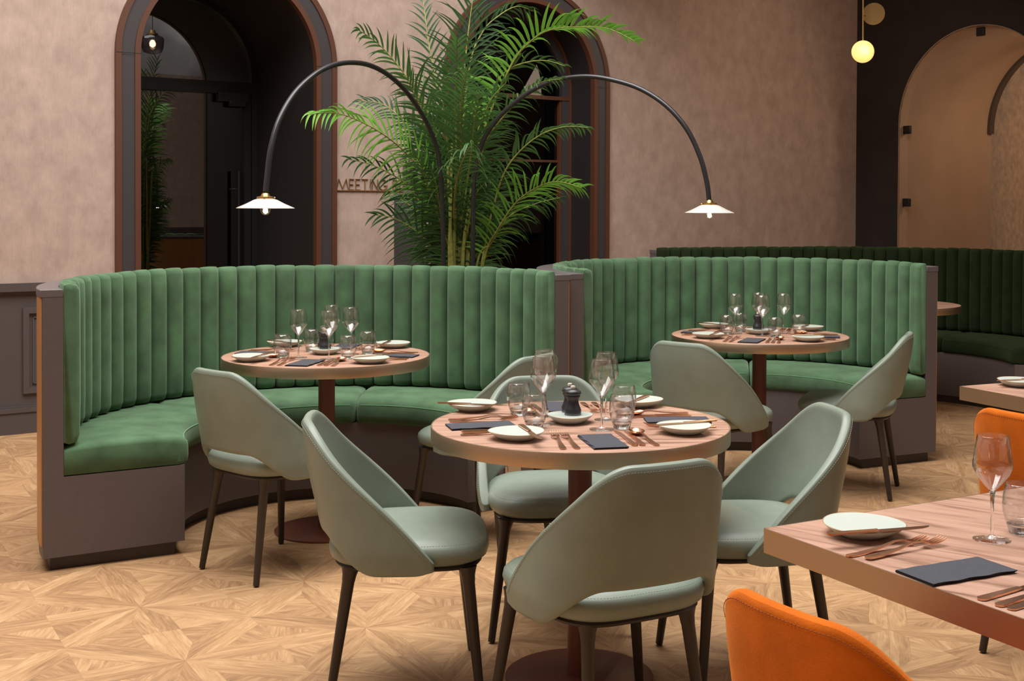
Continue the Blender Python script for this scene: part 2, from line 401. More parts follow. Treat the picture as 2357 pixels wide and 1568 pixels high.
# dado rail, baseboard and panel mouldings on the back wall
def along_back(mb, t0, t1, z0, z1, pr):
    mb.add([RP(t, d, z) for t in (t0, t1) for d in (-.002, pr) for z in (z0, z1)], [(0,1,3,2),(4,6,7,5),(0,4,5,1),(2,3,7,6),(0,2,6,4),(1,5,7,3)])
segs = [(LEFT, ARC[0][0]-.757), (ARC[0][0]+.757, ARC[1][0]-.767), (ARC[1][0]+.767, CORNER)]
b = MB()
for t0, t1 in segs:
    along_back(b, t0, t1, RAIL-.05, RAIL, .035); along_back(b, t0, t1, RAIL-.065, RAIL-.05, .02)
struct('trim_1', b, M['dado'], smooth=False)
b = MB()
for t0, t1 in segs: along_back(b, t0, t1, 0, .13, .022); along_back(b, t0, t1, .13, .155, .03); along_back(b, t0, t1, .155, .165, .015)
struct('baseboard_back', b, M['dado'], smooth=False)
b = MB()
def frame_mould(mb, t0, t1, z0, z1, w=.035, pr=.018):
    for a, c, e, f in ((t0, t1, z0, z0+w), (t0, t1, z1-w, z1), (t0, t0+w, z0+w, z1-w), (t1-w, t1, z0+w, z1-w)): along_back(mb, a, c, e, f, pr)
    g = w*1.6
    for a, c, e, f in ((t0+g, t1-g, z0+g, z0+g+.008), (t0+g, t1-g, z1-g-.008, z1-g), (t0+g, t0+g+.008, z0+g, z1-g), (t1-g-.008, t1-g, z0+g, z1-g)): along_back(mb, a, c, e, f, .008)
x = -.66
frame_mould(b, -.62, -.16, .24, .76); frame_mould(b, -1.75, -.78, .24, .76); frame_mould(b, -3.0, -1.9, .24, .76)
frame_mould(b, 1.6, 2.15, .24, .76); frame_mould(b, 4.0, 5.2, .24, .76); frame_mould(b, 5.35, 6.5, .24, .76)
struct('trim_2', b, M['dado'], smooth=False)

def arch_pts(c, r, sp, n=40, z0=0):
    return [(c - r, z0)] + [(c - r*math.cos(pi*i/n), sp + r*math.sin(pi*i/n)) for i in range(n+1)] + [(c + r, z0)]
def arch_band(mb, P, c, ro, ri, sp, d0, d1, mi=0, z0=0, n=40):      # a band that follows the arch, between radii and depths
    A, B = arch_pts(c, ro, sp, n, z0), arch_pts(c, ri, sp, n, z0)
    mb.grid([[P(t, d0, z) for t, z in A], [P(t, d1, z) for t, z in A], [P(t, d1, z) for t, z in B], [P(t, d0, z) for t, z in B]], close_v=True, mi=mi)
for k, (c, r) in enumerate(ARC):
    b = MB()
    arch_band(b, RP, c, r, r-.036, SPR, -.02, .034, 0)
    arch_band(b, RP, c, r-.036, r-.119, SPR, -.02, .024, 1)
    arch_band(b, RP, c, r-.119, r-.155, SPR, -.02, .034, 0)
    for sgn in (-1, 1):                    # the joint at spring height
        p0, p1 = c + sgn*r, c + sgn*(r-.155); a, e = min(p0, p1), max(p0, p1)
        b.add([RP(t, .0345, z) for t, z in ((a, SPR-.002), (e, SPR-.002), (e, SPR+.002), (a, SPR+.002))], [(0, 1, 2, 3)], 2)
    struct('trim_%d' % (3+k), b, [M['copper_trim'], M['band'], M['black']], ang=30)
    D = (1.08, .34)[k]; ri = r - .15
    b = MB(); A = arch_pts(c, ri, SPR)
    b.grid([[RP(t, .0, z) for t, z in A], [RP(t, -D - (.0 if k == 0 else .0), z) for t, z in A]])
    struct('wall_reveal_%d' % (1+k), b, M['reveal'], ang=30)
    # door at the back of the reveal
    w = (.045, .085)[k]
    dr = thing('door_%d' % (1+k), None, None, RP(c, -D, 0), ROOM_ANG); tag(dr, kind='structure')
    def LP(t, d, z): return Vector((t, -d, z))
    b = MB(); arch_band(b, LP, 0, ri, ri-w, SPR, -.05, .04, 0)
    b.box((0, 0, 2.26), (2*ri, .09, .09 if k == 0 else .03), mi=0 if k == 0 else 1)
    if k == 0:
        b.box((ri-w-.03, 0, 1.12), (.05, .07, 2.2)); b.box((-(ri-w-.03), 0, 1.12), (.05, .07, 2.2))
    else:
        arch_band(b, LP, 0, ri+.001, ri-.02, SPR, -.05, .055, 1)
        b.box((ri-w-.012, 0, 1.12), (.02, .07, 2.24), mi=1); b.box((0, 0, 1.75), (2*ri-.2, .03, .018), mi=1)
    b.build('door_frame', [M['black'] if k == 0 else M['band'], M['copper_trim']], dr, ang=30)
    b = MB(); A = arch_pts(0, ri-w, SPR); b.add([LP(t, 0, z) for t, z in A], [tuple(range(len(A)))])
    b.build('glass_pane', M['door_glass'] if k == 0 else M['door_glass2'], dr, smooth=False)
    if k == 0:
        b = MB(); b.box((ri-.2, -.055, 2.19), (.24, .05, .07)); b.box((ri-.17, -.06, 2.14), (.13, .04, .04)); b.build('door_closer', M['black'], dr, bevel=.004)
        b = MB(); b.tube([(ri-.17, -.10, .75), (ri-.17, -.10, 1.64)], .014); b.tube([(ri-.17, -.10, .85), (ri-.17, 0, .85)], .009); b.tube([(ri-.17, -.10, 1.5), (ri-.17, 0, 1.5)], .009)
        b.build('door_handle', M['black'], dr)
    # dim room behind
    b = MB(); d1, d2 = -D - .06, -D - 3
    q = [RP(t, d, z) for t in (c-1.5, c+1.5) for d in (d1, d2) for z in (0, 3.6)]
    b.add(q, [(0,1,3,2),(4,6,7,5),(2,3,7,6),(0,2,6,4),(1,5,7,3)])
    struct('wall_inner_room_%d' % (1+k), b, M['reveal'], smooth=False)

# right hand wall, running forward from the corner
def RW(s, d, z=0): return RP(CORNER - d, s, z)       # s forward along it, d towards the room
AW = (1.32, .81, 2.13, .9)
b = MB()
strip_wall(b, RW, 0, 3.6, 0, PAPER_TOP, [AW], 0, 0, 0)
strip_wall(b, RW, 3.6, FRONT, 0, RAIL, [], 0, 0, 1); strip_wall(b, RW, 3.6, FRONT, RAIL, PAPER_TOP, [], 0, 0, 2); strip_wall(b, RW, 0, FRONT, PAPER_TOP, CEIL, [], 0, 0, 3)
struct('wall_right', b, [M['wall_dark'], M['dado'], M['paper'], M['upper']], smooth=False)
b = MB(); A = arch_pts(AW[0], AW[1], AW[2], 40, AW[3])
b.grid([[RW(s, .012, z) for s, z in A], [RW(s, -1.35, z) for s, z in A]])
b.add([RW(AW[0]-.81, .012, .9), RW(AW[0]+.81, .012, .9), RW(AW[0]+.81, -1.35, .9), RW(AW[0]-.81, -1.35, .9)], [(0, 1, 2, 3)])
arch_band(b, RW, AW[0], AW[1]+.008, AW[1], AW[2], -.0, .012, 0, .9)
struct('wall_arch_tunnel', b, M['beige'], ang=30)
b = MB(); A2 = arch_band(b, RW, AW[0], AW[1]+.0, AW[1]-.03, AW[2], -1.35, -1.28, 0, 2.1)
struct('trim_5', b, M['kick'], ang=30)
b = MB(); b.add([RW(-1.2, -1.75, 0), RW(4, -1.75, 0), RW(4, -1.75, 4), RW(-1.2, -1.75, 4)], [(0, 1, 2, 3)]); struct('wall_stone_beyond', b, M['stone'], smooth=False)
win = tag(thing('window_1', None, None, RW(AW[0], 0, 0), ROOM_ANG - pi/2), kind='structure')
def WL(s, d, z): return Vector((s, -d, z))
b = MB(); A = arch_pts(0, .765, AW[2], 40, .92); b.add([WL(s, -.05, z) for s, z in A], [tuple(range(len(A)))]); b.add([WL(s, -.06, z) for s, z in A], [tuple(range(len(A)))])
b.build('glass_pane', M['clip_glass'], win, smooth=False)
for s_, z_ in ((-.77, 2.09), (-.77, 1.43), (0, AW[2]+.765), (.77, 2.09), (.77, 1.43)):
    b = MB(); b.box((s_, .055, z_), (.075, .03, .075)); b.build('glass_clip', M['black'], win, bevel=.004)
# left and front walls, cornice, ceilings
b = MB()
for (a0, a1, m) in ((0, RAIL, 0), (RAIL, PAPER_TOP, 1), (PAPER_TOP, CEIL, 2)):
    b.add([RP(LEFT, 0, a0), RP(LEFT, FRONT, a0), RP(LEFT, FRONT, a1), RP(LEFT, 0, a1)], [(0, 1, 2, 3)], m)
struct('wall_left', b, [M['dado'], M['paper'], M['upper']], smooth=False)
b = MB()
for (a0, a1, m) in ((0, RAIL, 0), (RAIL, PAPER_TOP, 1), (PAPER_TOP, CEIL, 2)):
    b.add([RP(LEFT, FRONT, a0), RP(CORNER, FRONT, a0), RP(CORNER, FRONT, a1), RP(LEFT, FRONT, a1)], [(0, 1, 2, 3)], m)
struct('wall_front', b, [M['dado'], M['paper'], M['upper']], smooth=False)
b = MB()
prof = [(0, 3.95), (.05, 3.95), (.05, 4.02), (.09, 4.05), (.09, 4.12), (.15, 4.16), (.15, 4.24), (.2, 4.28), (.2, 4.34), (0, 4.34)]
b.grid([[RP(CORNER - d, s, z) for d, z in prof] for s in (0, FRONT)]); b.grid([[RP(LEFT + d, s, z) for d, z in prof] for s in (0, FRONT)]); b.grid([[RP(t, d, z) for d, z in prof] for t in (LEFT, CORNER)])
struct('trim_6', b, M['cornice'], smooth=False)
b = MB(); t0, t1, d0, d1 = SKY
for a0, a1, e0, e1 in ((LEFT, CORNER, 0, d0), (LEFT, CORNER, d1, FRONT), (LEFT, t0, d0, d1), (t1, CORNER, d0, d1)):
    b.add([RP(a, d, z) for a, d in ((a0, e0), (a1, e0), (a1, e1), (a0, e1)) for z in (CEIL, CEIL+.25)], [(0, 2, 4, 6), (1, 3, 5, 7), (0, 1, 3, 2), (2, 3, 5, 4), (4, 5, 7, 6), (6, 7, 1, 0)])
struct('ceiling', b, M['upper'], smooth=False)
b = MB(); b.add([RP(a, d, z) for a, d in ((3.2, 0), (CORNER, 0), (CORNER, 5.4), (3.2, 5.4)) for z in (3.55, 3.85)], [(0, 2, 4, 6), (1, 3, 5, 7), (0, 1, 3, 2), (2, 3, 5, 4), (4, 5, 7, 6), (6, 7, 1, 0)])
struct('ceiling_shade_slab', b, M['wall_dark'], smooth=False)  # out-of-view slab added to keep skylight off the back-right banquette
area('passage_lamp', RW(1.6, -.9, 2.75), .5, 9, (1, .62, .34), RW(1.6, -1.75, 1.6) - RW(1.6, -.9, 2.75))
area('added_vault_fill', RW(1.75, -.65, 2.55), .35, 5, (1, .70, .48), (RW(.51, -.65, 1.6) - RW(1.75, -.65, 2.55)))  # fill light added inside the tunnel to brighten its dark jamb
area('added_upper_wall_fill', RW(10, .35, 4.5), 9, 160, (1, .97, .93), (RW(10, 0, 5.6) - RW(10, .35, 4.5)), .2).rotation_euler = (math.radians(160), 0, ROOM_ANG - pi/2)  # unseen strip added to brighten the upper wall mirrored in the door glass
area('added_back_wall_fill', RP(5.3, 1.5, 3.45), .5, 26, (1, .76, .56), (RP(5.3, 0, 1.9) - RP(5.3, 1.5, 3.45)), 2.6).rotation_euler[2] += 0  # unseen warm fill added to lift the dark right part of the back wall

# ------------------------------------------------------------------ banquettes
def arc_path(c, R, a0, a1, twist=0):
    L = R * (a1 - a0)
    def f(s):
        a = a0 + s / R; d = Vector((math.cos(a), math.sin(a), 0)); e = a + twist * max(0, 1 - s/1.2)
        return Vector((*c, 0)) + d * R, -Vector((math.cos(e), math.sin(e), 0))
    return f, L
def arc_line_path(c, R, a0, a1, ext):
    g, L = arc_path(c, R, a0, a1)
    p1, n1 = g(L); R2 = 3.0                         # a much flatter arc carries on from the tight one
    def f(s):
        if s <= L: return g(s)
        a = a1 + (s - L)/R2; d = Vector((math.cos(a), math.sin(a), 0)); return p1 + n1*R2 + d*R2, -d
    return f, L + ext
def banquette(name, label, cat_loc, path, nch, group, depth=.53, fabric='velvet'):
    f, L = path; base = Vector((*cat_loc, 0)); root = thing(name, label, 'banquette', base, 0, group)
    def P(s, o, z): p, n = f(s); q = p + n * o - base; return Vector((q.x, q.y, z))
    def sweep(mb, prof, s0, s1, n=60, mi=0): mb.loop_sweep([[P(s0 + (s1-s0)*i/n, o, z) for o, z in prof] for i in range(n+1)], mi)
    b = MB(); sweep(b, [(0, .054), (.075, .054), (.075, 1.038), (0, 1.038)], 0, L); sweep(b, [(.075, .054), (depth, .054), (depth, .357), (.075, .357)], 0, L)
    b.build('frame', M['panel'], root)
    b = MB(); sweep(b, [(-.008, 1.038), (.075, 1.038), (.075, 1.068), (-.008, 1.068)], -.001, L+.001); b.build('top_rail', M['cap'], root, bevel=.003)
    b = MB(); sweep(b, [(-.006, .10), (-.0005, .10), (-.0005, 1.037), (-.006, 1.037)], .004, L-.004); b.build('outer_cladding', M['cladding'], root)
    b = MB(); sweep(b, [(.03, 0), (depth-.035, 0), (depth-.035, .056), (.03, .056)], .035, L-.035); b.build('plinth', M['kick'], root)
    # vertical channel back
    b = MB(); na = 12; D0 = .016; D1 = .052; rnd = random.Random(len(label))
    for i in range(nch):
        s0, s1 = .003+(L-.006)*i/nch, .003+(L-.006)*(i+1)/nch; loops = []; j1 = rnd.uniform(-.003, .003)
        for k in range(na+1):
            a = -1 + 2*k/na; e = (1 - abs(a)**2.4)**.55 if abs(a) < 1 else 0; 
            if (i == 0 and a < -.5) or (i == nch-1 and a > .5): e = max(e, .9 - 2.2*max(0, abs(a)-.8))
            d = D0 + D1*e; dz = .007*e
            s = (s0+s1)/2 + (s1-s0)/2*a
            pr = [(.0765, .49-dz), (.075+.4*d, .483-dz), (.075+.8*d, .489-dz), (.075+d*.97, .51), (.075+d, .60), (.075+d, .80), (.075+d, 1.0), (.075+d*.97, 1.055+dz), (.075+.86*d, 1.072+dz+j1), (.075+.5*d, 1.082+dz+j1), (.078, 1.078+dz), (.0765, 1.07)]
            loops.append([P(s, o, z) for o, z in pr])
        b.loop_sweep(loops, caps=(i in (0, nch-1)))
    b.build('channelled_backrest', M[fabric], root, weld=True, ang=60)
    # seat cushions
    for i in range(3):
        s0, s1 = L*i/3 + (.0 if i == 0 else .004), L*(i+1)/3 - (.0 if i == 2 else .004); loops = []; ns = 26; edge = []
        for k in range(ns+1):
            q = k/ns; s = s0 + (s1-s0)*(.5 - .5*math.cos(pi*q) if True else q); de = min(s-s0, s1-s); r = .045
            g = 1 if de > r else math.sqrt(max(0, 1-((r-de)/r)**2)); fr = depth+.02 - .035*(1-g)*1.2; top = .472 - .022*(1-g); bt = .357 + .006*(1-g)
            crown = .006*math.sin(pi*min(1, max(0, (s-s0)/(s1-s0))))
            pr = [(.077, bt), (fr-.015, bt), (fr-.003, bt+.012), (fr, bt+.04), (fr-.001, top-.035), (fr-.008, top-.02), (fr-.022, top-.008), (fr-.06, top+.001), (.35, top+.006+crown), (.2, top+.004+crown), (.1, top), (.077, top-.008)]
            loops.append([P(s, o, z) for o, z in pr]); edge.append(P(s, fr-.0045, top-.0275)) if 2 < k < ns-2 else None
        b = MB(); b.loop_sweep(loops); c = b.build('seat_cushion', M[fabric], root, ang=70)
        b = MB(); b.tube(edge, .0026, 6); b.build('piping', M[fabric if fabric != 'velvet' else 'velvet_pipe'], c)
    return root
B1 = banquette('curved_banquette', 'green velvet half-round banquette on the left, around the round table beside the chair-back lamp', (-.901, 5.284), arc_path((-.901, 5.284), 1.162, math.radians(31), math.radians(211)), 34, None)
B1['label'] = 'green velvet half-round banquette nearest the camera, on the left in front of the palm'
B2 = banquette('curved_banquette', 'green velvet half-round banquette right of the palm, its right end standing on open floor', (1.056, 6.507), arc_path((1.056, 6.507), 1.113, math.radians(17), math.radians(211), math.radians(9)), 35, None)
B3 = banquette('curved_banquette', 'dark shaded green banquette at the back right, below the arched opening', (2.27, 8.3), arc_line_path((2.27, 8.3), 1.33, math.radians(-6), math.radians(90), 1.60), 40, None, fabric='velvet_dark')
b = MB(); b.box((0, 0, 0), (.085, .006, .085)); b.box((0, -.004, 0), (.06, .004, .06)); 
sock = tag(MB().build('x', M['socket']) if False else b.build('power_socket', M['socket'], None, bevel=.002), 'nickel power socket plate low on the end panel behind the near round table', 'socket')
sock.location = (-.161, 5.722, .205); sock.rotation_euler = (0, 0, math.radians(31))

# ------------------------------------------------------------------ chairs
def chair_proto(mat, st, seam, name, label, group):
    root = thing(name, label, 'chair', group=group)
    # shell surface: l = distance along the wrap from the middle of the back, z = height
    W_, Y0, YB, NN = .246, -.03, -.222, 2.7
    pl = []                                       # plan curve (right half) at seat level
    for i in range(41):
        a = pi/2*i/40; pl.append((W_*abs(math.sin(a))**(2/NN), Y0 + (YB-Y0)*abs(math.cos(a))**(2/NN)))
    for i in range(1, 11): pl.append((W_ - .004*(i/10)**2, Y0 + (.105)*i/10))
    cum = [0]
    for (x0, y0), (x1, y1) in zip(pl, pl[1:]): cum.append(cum[-1] + math.hypot(x1-x0, y1-y0))
    LT = cum[-1]
    def plan(l):
        l = max(0, min(LT, l)); i = 0
        while i < len(cum)-2 and cum[i+1] < l: i += 1
        t = (l-cum[i])/(cum[i+1]-cum[i]); return pl[i][0]*(1-t)+pl[i+1][0]*t, pl[i][1]*(1-t)+pl[i+1][1]*t
    def sm(a, b_, x): t = max(0, min(1, (x-a)/(b_-a))); return t*t*(3-2*t)
    lc, lr = .150, .055
    def ztop(l):
        zl = .785 - (.785-.41)*((l-lc)/(LT-lc))
        if l < lc - lr: return .785
        if l > lc + lr: return zl
        t = (l-lc+lr)/(2*lr); return .785 - (.785-.41)/(LT-lc)*lr*t*t
    def zbot(l): return .474 - .096*sm(.135, .30, l) + .012*sm(LT-.05, LT, l)
    def pos(l, z, sg=1):
        x, y = plan(l); h = max(0, z-.44); back = (YB*.5 - y) if y < YB*.5 else 0
        wgt = min(1, max(0, (Y0+.03-y)/(Y0+.03-YB)))
        y2 = y - .17*h*wgt - .10*h*wgt*math.sin(pi*min(1, h/.36)) * .5
        x2 = x*(1 - .12*h) + .0
        y2 += .0
        lowin = max(0, .44-z)*.55                      # tucks under the seat
        return Vector((sg*x2*(1-lowin*1.0), y2 + lowin*.2*(1 if y < 0 else 0), z))
    nl, nz = 27, 12; rows = []
    for j in range(nz+1):
        row = []
        for i in range(-nl, nl+1):
            q = abs(i)/nl; l = LT*q; z = zbot(l) + (ztop(l)-zbot(l))*j/nz
            row.append(pos(l, z, 1 if i >= 0 else -1))
        rows.append(row)
    b = MB(); b.grid(rows)
    sh = b.build('backrest', mat, root)
    m = sh.modifiers.new('sol', 'SOLIDIFY'); m.thickness = .03; m.offset = 0; m.use_even_offset = False
    m = sh.modifiers.new('sub', 'SUBSURF'); m.levels = m.render_levels = 2
    # stitching along the outer edge of the shell, front and back face
    def nrm(l, z, sg):
        a = pos(min(l+.01, LT), z, sg) - pos(max(l-.01, 0), z, sg); c = pos(l, z+.01, sg) - pos(l, z-.01, sg); v = a.cross(c).normalized()
        return v if v.dot(Vector((sg*.3*abs(pos(l, z, sg).x)*4, -1 if l < .25 else 0, 0)) + Vector((sg*(1 if l > .2 else 0), 0, 0))) > 0 else -v
    b = MB()
    def dashes(mb, pts, nor, w=.0016, gap=.008, dl=.0048):
        acc = 0; prev = pts[0]
        for p, n_ in zip(pts[1:], nor[1:]):
            seg = p - prev; Ls = seg.length; 
            if Ls < 1e-6: continue
            d = seg/Ls; k = gap - acc
            while k < Ls:
                c = prev + d*k; sd = d.cross(n_).normalized()*w*.5; e = d*dl*.5; up = n_*.0011
                mb.add([c-e-sd, c+e-sd, c+e+sd, c-e+sd, c-e-sd+up, c+e-sd+up, c+e+sd+up, c-e+sd+up], [(4,5,6,7),(0,1,5,4),(1,2,6,5),(2,3,7,6),(3,0,4,7)])
                k += gap
            acc = (Ls - (k-gap)) if k > 0 else acc + Ls; prev = p
    P_, N_ = [], []
    for i in range(-60, 61):
        sg = 1 if i >= 0 else -1; l = LT*max(1, abs(i))/62; z = ztop(l)-.016; n_ = nrm(l, z, sg); P_.append(pos(l, z, sg) + n_*.0158); N_.append(n_)
    dashes(b, P_, N_)
    b.build('stitching', st, sh, smooth=False, weld=False)
    # seat cushion
    def sup(w, y0, y1, n, k, z, r=1):
        out = []
        for i in range(k):
            a = 2*pi*i/k; ca, sa = math.cos(a), math.sin(a)
            x = w*math.copysign(abs(ca)**(2/n), ca); yc = (y0+y1)/2; hy = (y1-y0)/2
            y = yc + hy*math.copysign(abs(sa)**(2/n), sa); out.append(Vector((x*(1 - .10*(y < yc)*abs((y-yc)/hy)), y, z)))
        return out
    b = MB(); K = 48
    lv = [(.195, -.185, .195, .392), (.215, -.203, .215, .394), (.228, -.215, .232, .405), (.233, -.22, .238, .425), (.230, -.217, .235, .441), (.222, -.21, .227, .450), (.2190, -.2072, .2240, .4516), (.215, -.203, .220, .456), (.19, -.18, .20, .466), (.12, -.12, .13, .474), (.05, -.05, .06, .477)]
    loops = [sup(w, a, c, 3.8, K, z) for w, a, c, z in lv]
    b.grid(loops, close_u=True); b.add(loops[0], [tuple(range(K))]); b.add(loops[-1], [tuple(range(K))])
    se = b.build('seat', mat, root, ang=80)
    b = MB(); L_ = sup(.2185, -.2065, .2235, 3.8, 96, .4512); L_.append(L_[0]); dashes(b, L_, [Vector((0, 0, 1))]*len(L_)); b.build('stitching', st, se, smooth=False, weld=False)
    # metal tray and legs
    b = MB(); lv = [(.195, -.185, .198, .376), (.208, -.196, .211, .379), (.214, -.202, .217, .387), (.210, -.198, .213, .3925), (.15, -.14, .15, .3915)]
    loops = [sup(w, a, c, 4.2, K, z) for w, a, c, z in lv]; b.grid(loops, close_u=True); b.add(loops[0], [tuple(range(K))]); b.add(loops[-1], [tuple(range(K))])
    b.build('seat_frame', M['leg'], root, ang=50)
    for tx, ty, fx, fy in ((-.184, .168, -.235, .206), (.184, .168, .235, .206), (-.142, -.155, -.171, -.214), (.142, -.155, .171, -.214)):
        T, G = Vector((tx, ty, .381)), Vector((fx, fy, 0)); b = MB(); d = G-T
        b.tube([T + Vector((0, 0, .004)), T + d*.02, T + d*.055, T + d*.10, T + d*.105, T + d*.985, G + Vector((0, 0, .003))], [.027, .0235, .0198, .0182, .0174, .0115, .009], 16)
        lg = b.build('leg', M['leg'], root, ang=50)
    return root
CH_A = chair_proto(M['leather'], M['stitch'], M['stitch_dark'], 'dining_chair', 'x', 'sage green leather dining chairs')
chairs = [
 ((-1.049, 4.803), -40.7, 'sage leather chair with its back to the camera, at the left round table'),
 ((-.413, 3.641), -83.1, 'sage leather chair in side view facing right, left of the near round table'),
 ((.151, 3.215), 27.75, 'sage leather chair nearest the camera, back turned, before the near round table'),
 ((.596, 3.752), 99.5, 'sage leather chair facing left beside the corner of the long table'),
 ((.024, 4.197), 188.5, 'sage leather chair facing the camera behind the near round table'),
 ((-.27, 5.25), 56, 'sage leather chair facing left at the right side of the left round table'),
 ((.769, 5.806), -39.9, 'sage leather chair with its back turned, left of the far round table'),
 ((1.479, 6.132), 69, 'sage leather chair facing left, right of the far round table')]
for i, ((x, y), a, lab) in enumerate(chairs):
    o = CH_A if i == 0 else dup(CH_A); o.location = (x, y, 0); o.rotation_euler = (0, 0, math.radians(a)); o['label'] = lab
CH_O = chair_proto(M['orange'], M['orange_stitch'], M['orange_stitch'], 'dining_chair', 'orange velvet chair cut by the bottom edge, at the long table', 'orange velvet dining chairs')
CH_O.location = (.60, 2.05, 0); CH_O.rotation_euler = (0, 0, math.radians(-57))
o = dup(CH_O, (1.63, 3.85, 0), math.radians(-60), 'orange velvet chair at the right edge, tucked to the farther rectangular table')

# ------------------------------------------------------------------ tables
def round_table(x, y, label, top=M['wood_top']):
    t = thing('round_table', label, 'table', (x, y, 0), 0, 'round pedestal tables'); R = .4375
    b = MB(); b.lathe([(0, .722), (R-.003, .722), (R-.003, .7495), (R-.006, .75), (0, .75)], 96); b.build('tabletop', top, t)
    b = MB(); b.lathe([(R-.02, .706), (R, .706), (R+.001, .708), (R+.001, .748), (R, .75), (R-.0035, .75), (R-.0035, .712), (R-.02, .712)], 128, closed=True); b.build('edge_band', M['edge'], t, ang=30)
    b = MB(); b.lathe([(.035, .008), (.035, .722)], 32); b.build('column', M['oxide'], t)
    b = MB(); b.lathe([(0, .013), (.05, .013), (.214, .010), (.2186, .007), (.2186, .001), (.21, 0)], 96); b.build('base_plate', M['oxide'], t)
    return t
TC = [Vector((.0946, 3.6768)), Vector((-.9464, 5.3354)), Vector((1.0521, 6.2345)), Vector((2.27, 8.28))]
TN = ['near round table', 'left round table', 'far round table']
round_table(*TC[0], 'round walnut table nearest the camera, set for four, in the middle of the photo')
round_table(*TC[1], 'round walnut table set for four inside the left banquette')
round_table(*TC[2], 'round walnut table set for four inside the banquette on the right')
round_table(*TC[3], 'bare round table mostly hidden behind the right end of the green banquette')
def rect_table(label, corner, ang, w, l, grp='rectangular walnut tables'):
    t = thing('rectangular_table', label, 'table', (corner[0], corner[1], 0), ang, grp)   # local x along the short near edge, y along the long one
    b = MB(); b.box((w/2, l/2, .7355), (w-.004, l-.004, .029)); b.build('tabletop', M['wood_top2'], t)
    b = MB()
    for cx, cy, dx, dy in ((w/2, .001, w, .003), (w/2, l-.001, w, .003), (.001, l/2, .003, l), (w-.001, l/2, .003, l)): b.box((cx, cy, .7255), (dx, dy, .049))
    b.build('edge_band', M['edge'], t, smooth=False)
    b = MB(); b.box((w/2, l/2, .715), (w-.02, l-.02, .012)); b.build('underside_panel', M['kick'], t)
    for q in (.2, .8):
        b = MB(); b.lathe([(.035, .008), (.035, .715)], 24, (w/2, l*q, 0)); b.build('column', M['oxide'], t)
        b = MB(); b.lathe([(0, .013), (.2, .010), (.205, .006), (.205, .001), (.2, 0)], 48, (w/2, l*q, 0)); b.build('base_plate', M['oxide'], t)
    return t
ra = math.atan2(1.947-2.492, .743-.432)
r1 = rect_table('walnut table with copper edge at the lower right, its corner pointing left', (.432, 2.492), ra, 1.9, .8)
r2 = rect_table('walnut rectangular table cut by the right edge, behind the wine glass', (1.476, 4.485), math.atan2(4.225-4.485, 1.602-1.476), 1.5, .8)

# ------------------------------------------------------------------ tableware prototypes
def strip(mb, st, th):          # (y, halfwidth, z) stations -> solid strip
    lo = [[Vector((-w, y, z)), Vector((w, y, z)), Vector((w, y, z+th)), Vector((-w, y, z+th))] for y, w, z in st]; mb.loop_sweep(lo)
def spn(z0, z1, t): return z0 + (z1-z0)*(t*t*(3-2*t))
def fork():
    b = MB(); strip(b, [(-.103, .004, .001), (-.098, .0085, .001), (-.07, .0085, .001), (-.02, .0048, .005), (.02, .0028, .012), (.045, .003, .011), (.052, .0085, .008), (.062, .0115, .005)], .002)
    for i in range(4):
        x = -.0098 + i*.00655; lo = []
        for y, z, w in ((.060, .0055, .0019), (.08, .005, .0016), (.095, .008, .0014), (.103, .011, .0009)): lo.append([Vector((x-w, y, z)), Vector((x+w, y, z)), Vector((x+w, y, z+.0018)), Vector((x-w, y, z+.0018))])
        b.loop_sweep(lo)
    return b
def knife():
    b = MB(); strip(b, [(-.11, .004, .001), (-.105, .0085, .001), (-.06, .0075, .0012), (-.01, .0055, .0015), (-.004, .0045, .002)], .0032)
    lo = []
    for y, a, c in ((-.006, -.0045, .0045), (.01, -.005, .008), (.06, -.005, .010), (.09, -.005, .0075), (.105, -.005, .001), (.11, -.005, -.0035)): lo.append([Vector((a, y, .001)), Vector((c, y, .0015)), Vector((c, y, .0022)), Vector((a, y, .0032))])
    b.loop_sweep(lo); return b
def spoon():
    b = MB(); strip(b, [(-.103, .004, .001), (-.098, .0085, .001), (-.07, .008, .001), (-.02, .0045, .005), (.02, .003, .011), (.040, .0035, .010)], .002)
    rows = []
    for sgn in (1, -1):
        pass
    n = 20; out = []
    for r, dz in ((1, .012), (.92, .0085), (.7, .004), (.4, .0015), (.08, .001)): out.append([Vector((.021*r*math.sin(2*pi*i/n), .071 + .033*r*math.cos(2*pi*i/n), dz)) for i in range(n)])
    inn = [[p + Vector((0, 0, .0014)) for p in l] for l in out][::-1]
    b.loop_sweep(out + inn, caps=False); b.add(out[-1], [tuple(range(n))]); b.add(inn[0], [tuple(range(n))]); return b
def wineglass():
    r = thing('wine_glass', 'x', 'glass')
    b = MB(); b.lathe([(.0008, .092), (.006, .096), (.016, .107), (.030, .125), (.0375, .140), (.0372, .150), (.0335, .177), (.0295, .202), (.0288, .2025), (.0288, .2015), (.0326, .177), (.0363, .150), (.0365, .141), (.0292, .1262), (.0155, .109), (.005, .099), (.0006, .097)], 40); b.build('bowl', M['thin'], r, ang=80)
    b = MB(); b.lathe([(.0034, .006), (.0032, .03), (.0034, .07), (.0048, .088), (.0068, .0955)], 16); b.build('stem', M['glass'], r, ang=80)
    b = MB(); b.lathe([(0, 0), (.0355, 0), (.036, .001), (.035, .0016), (.02, .0028), (.009, .005), (.005, .009), (0, .010)], 40); b.build('foot', M['thin'], r, ang=80)
    return r
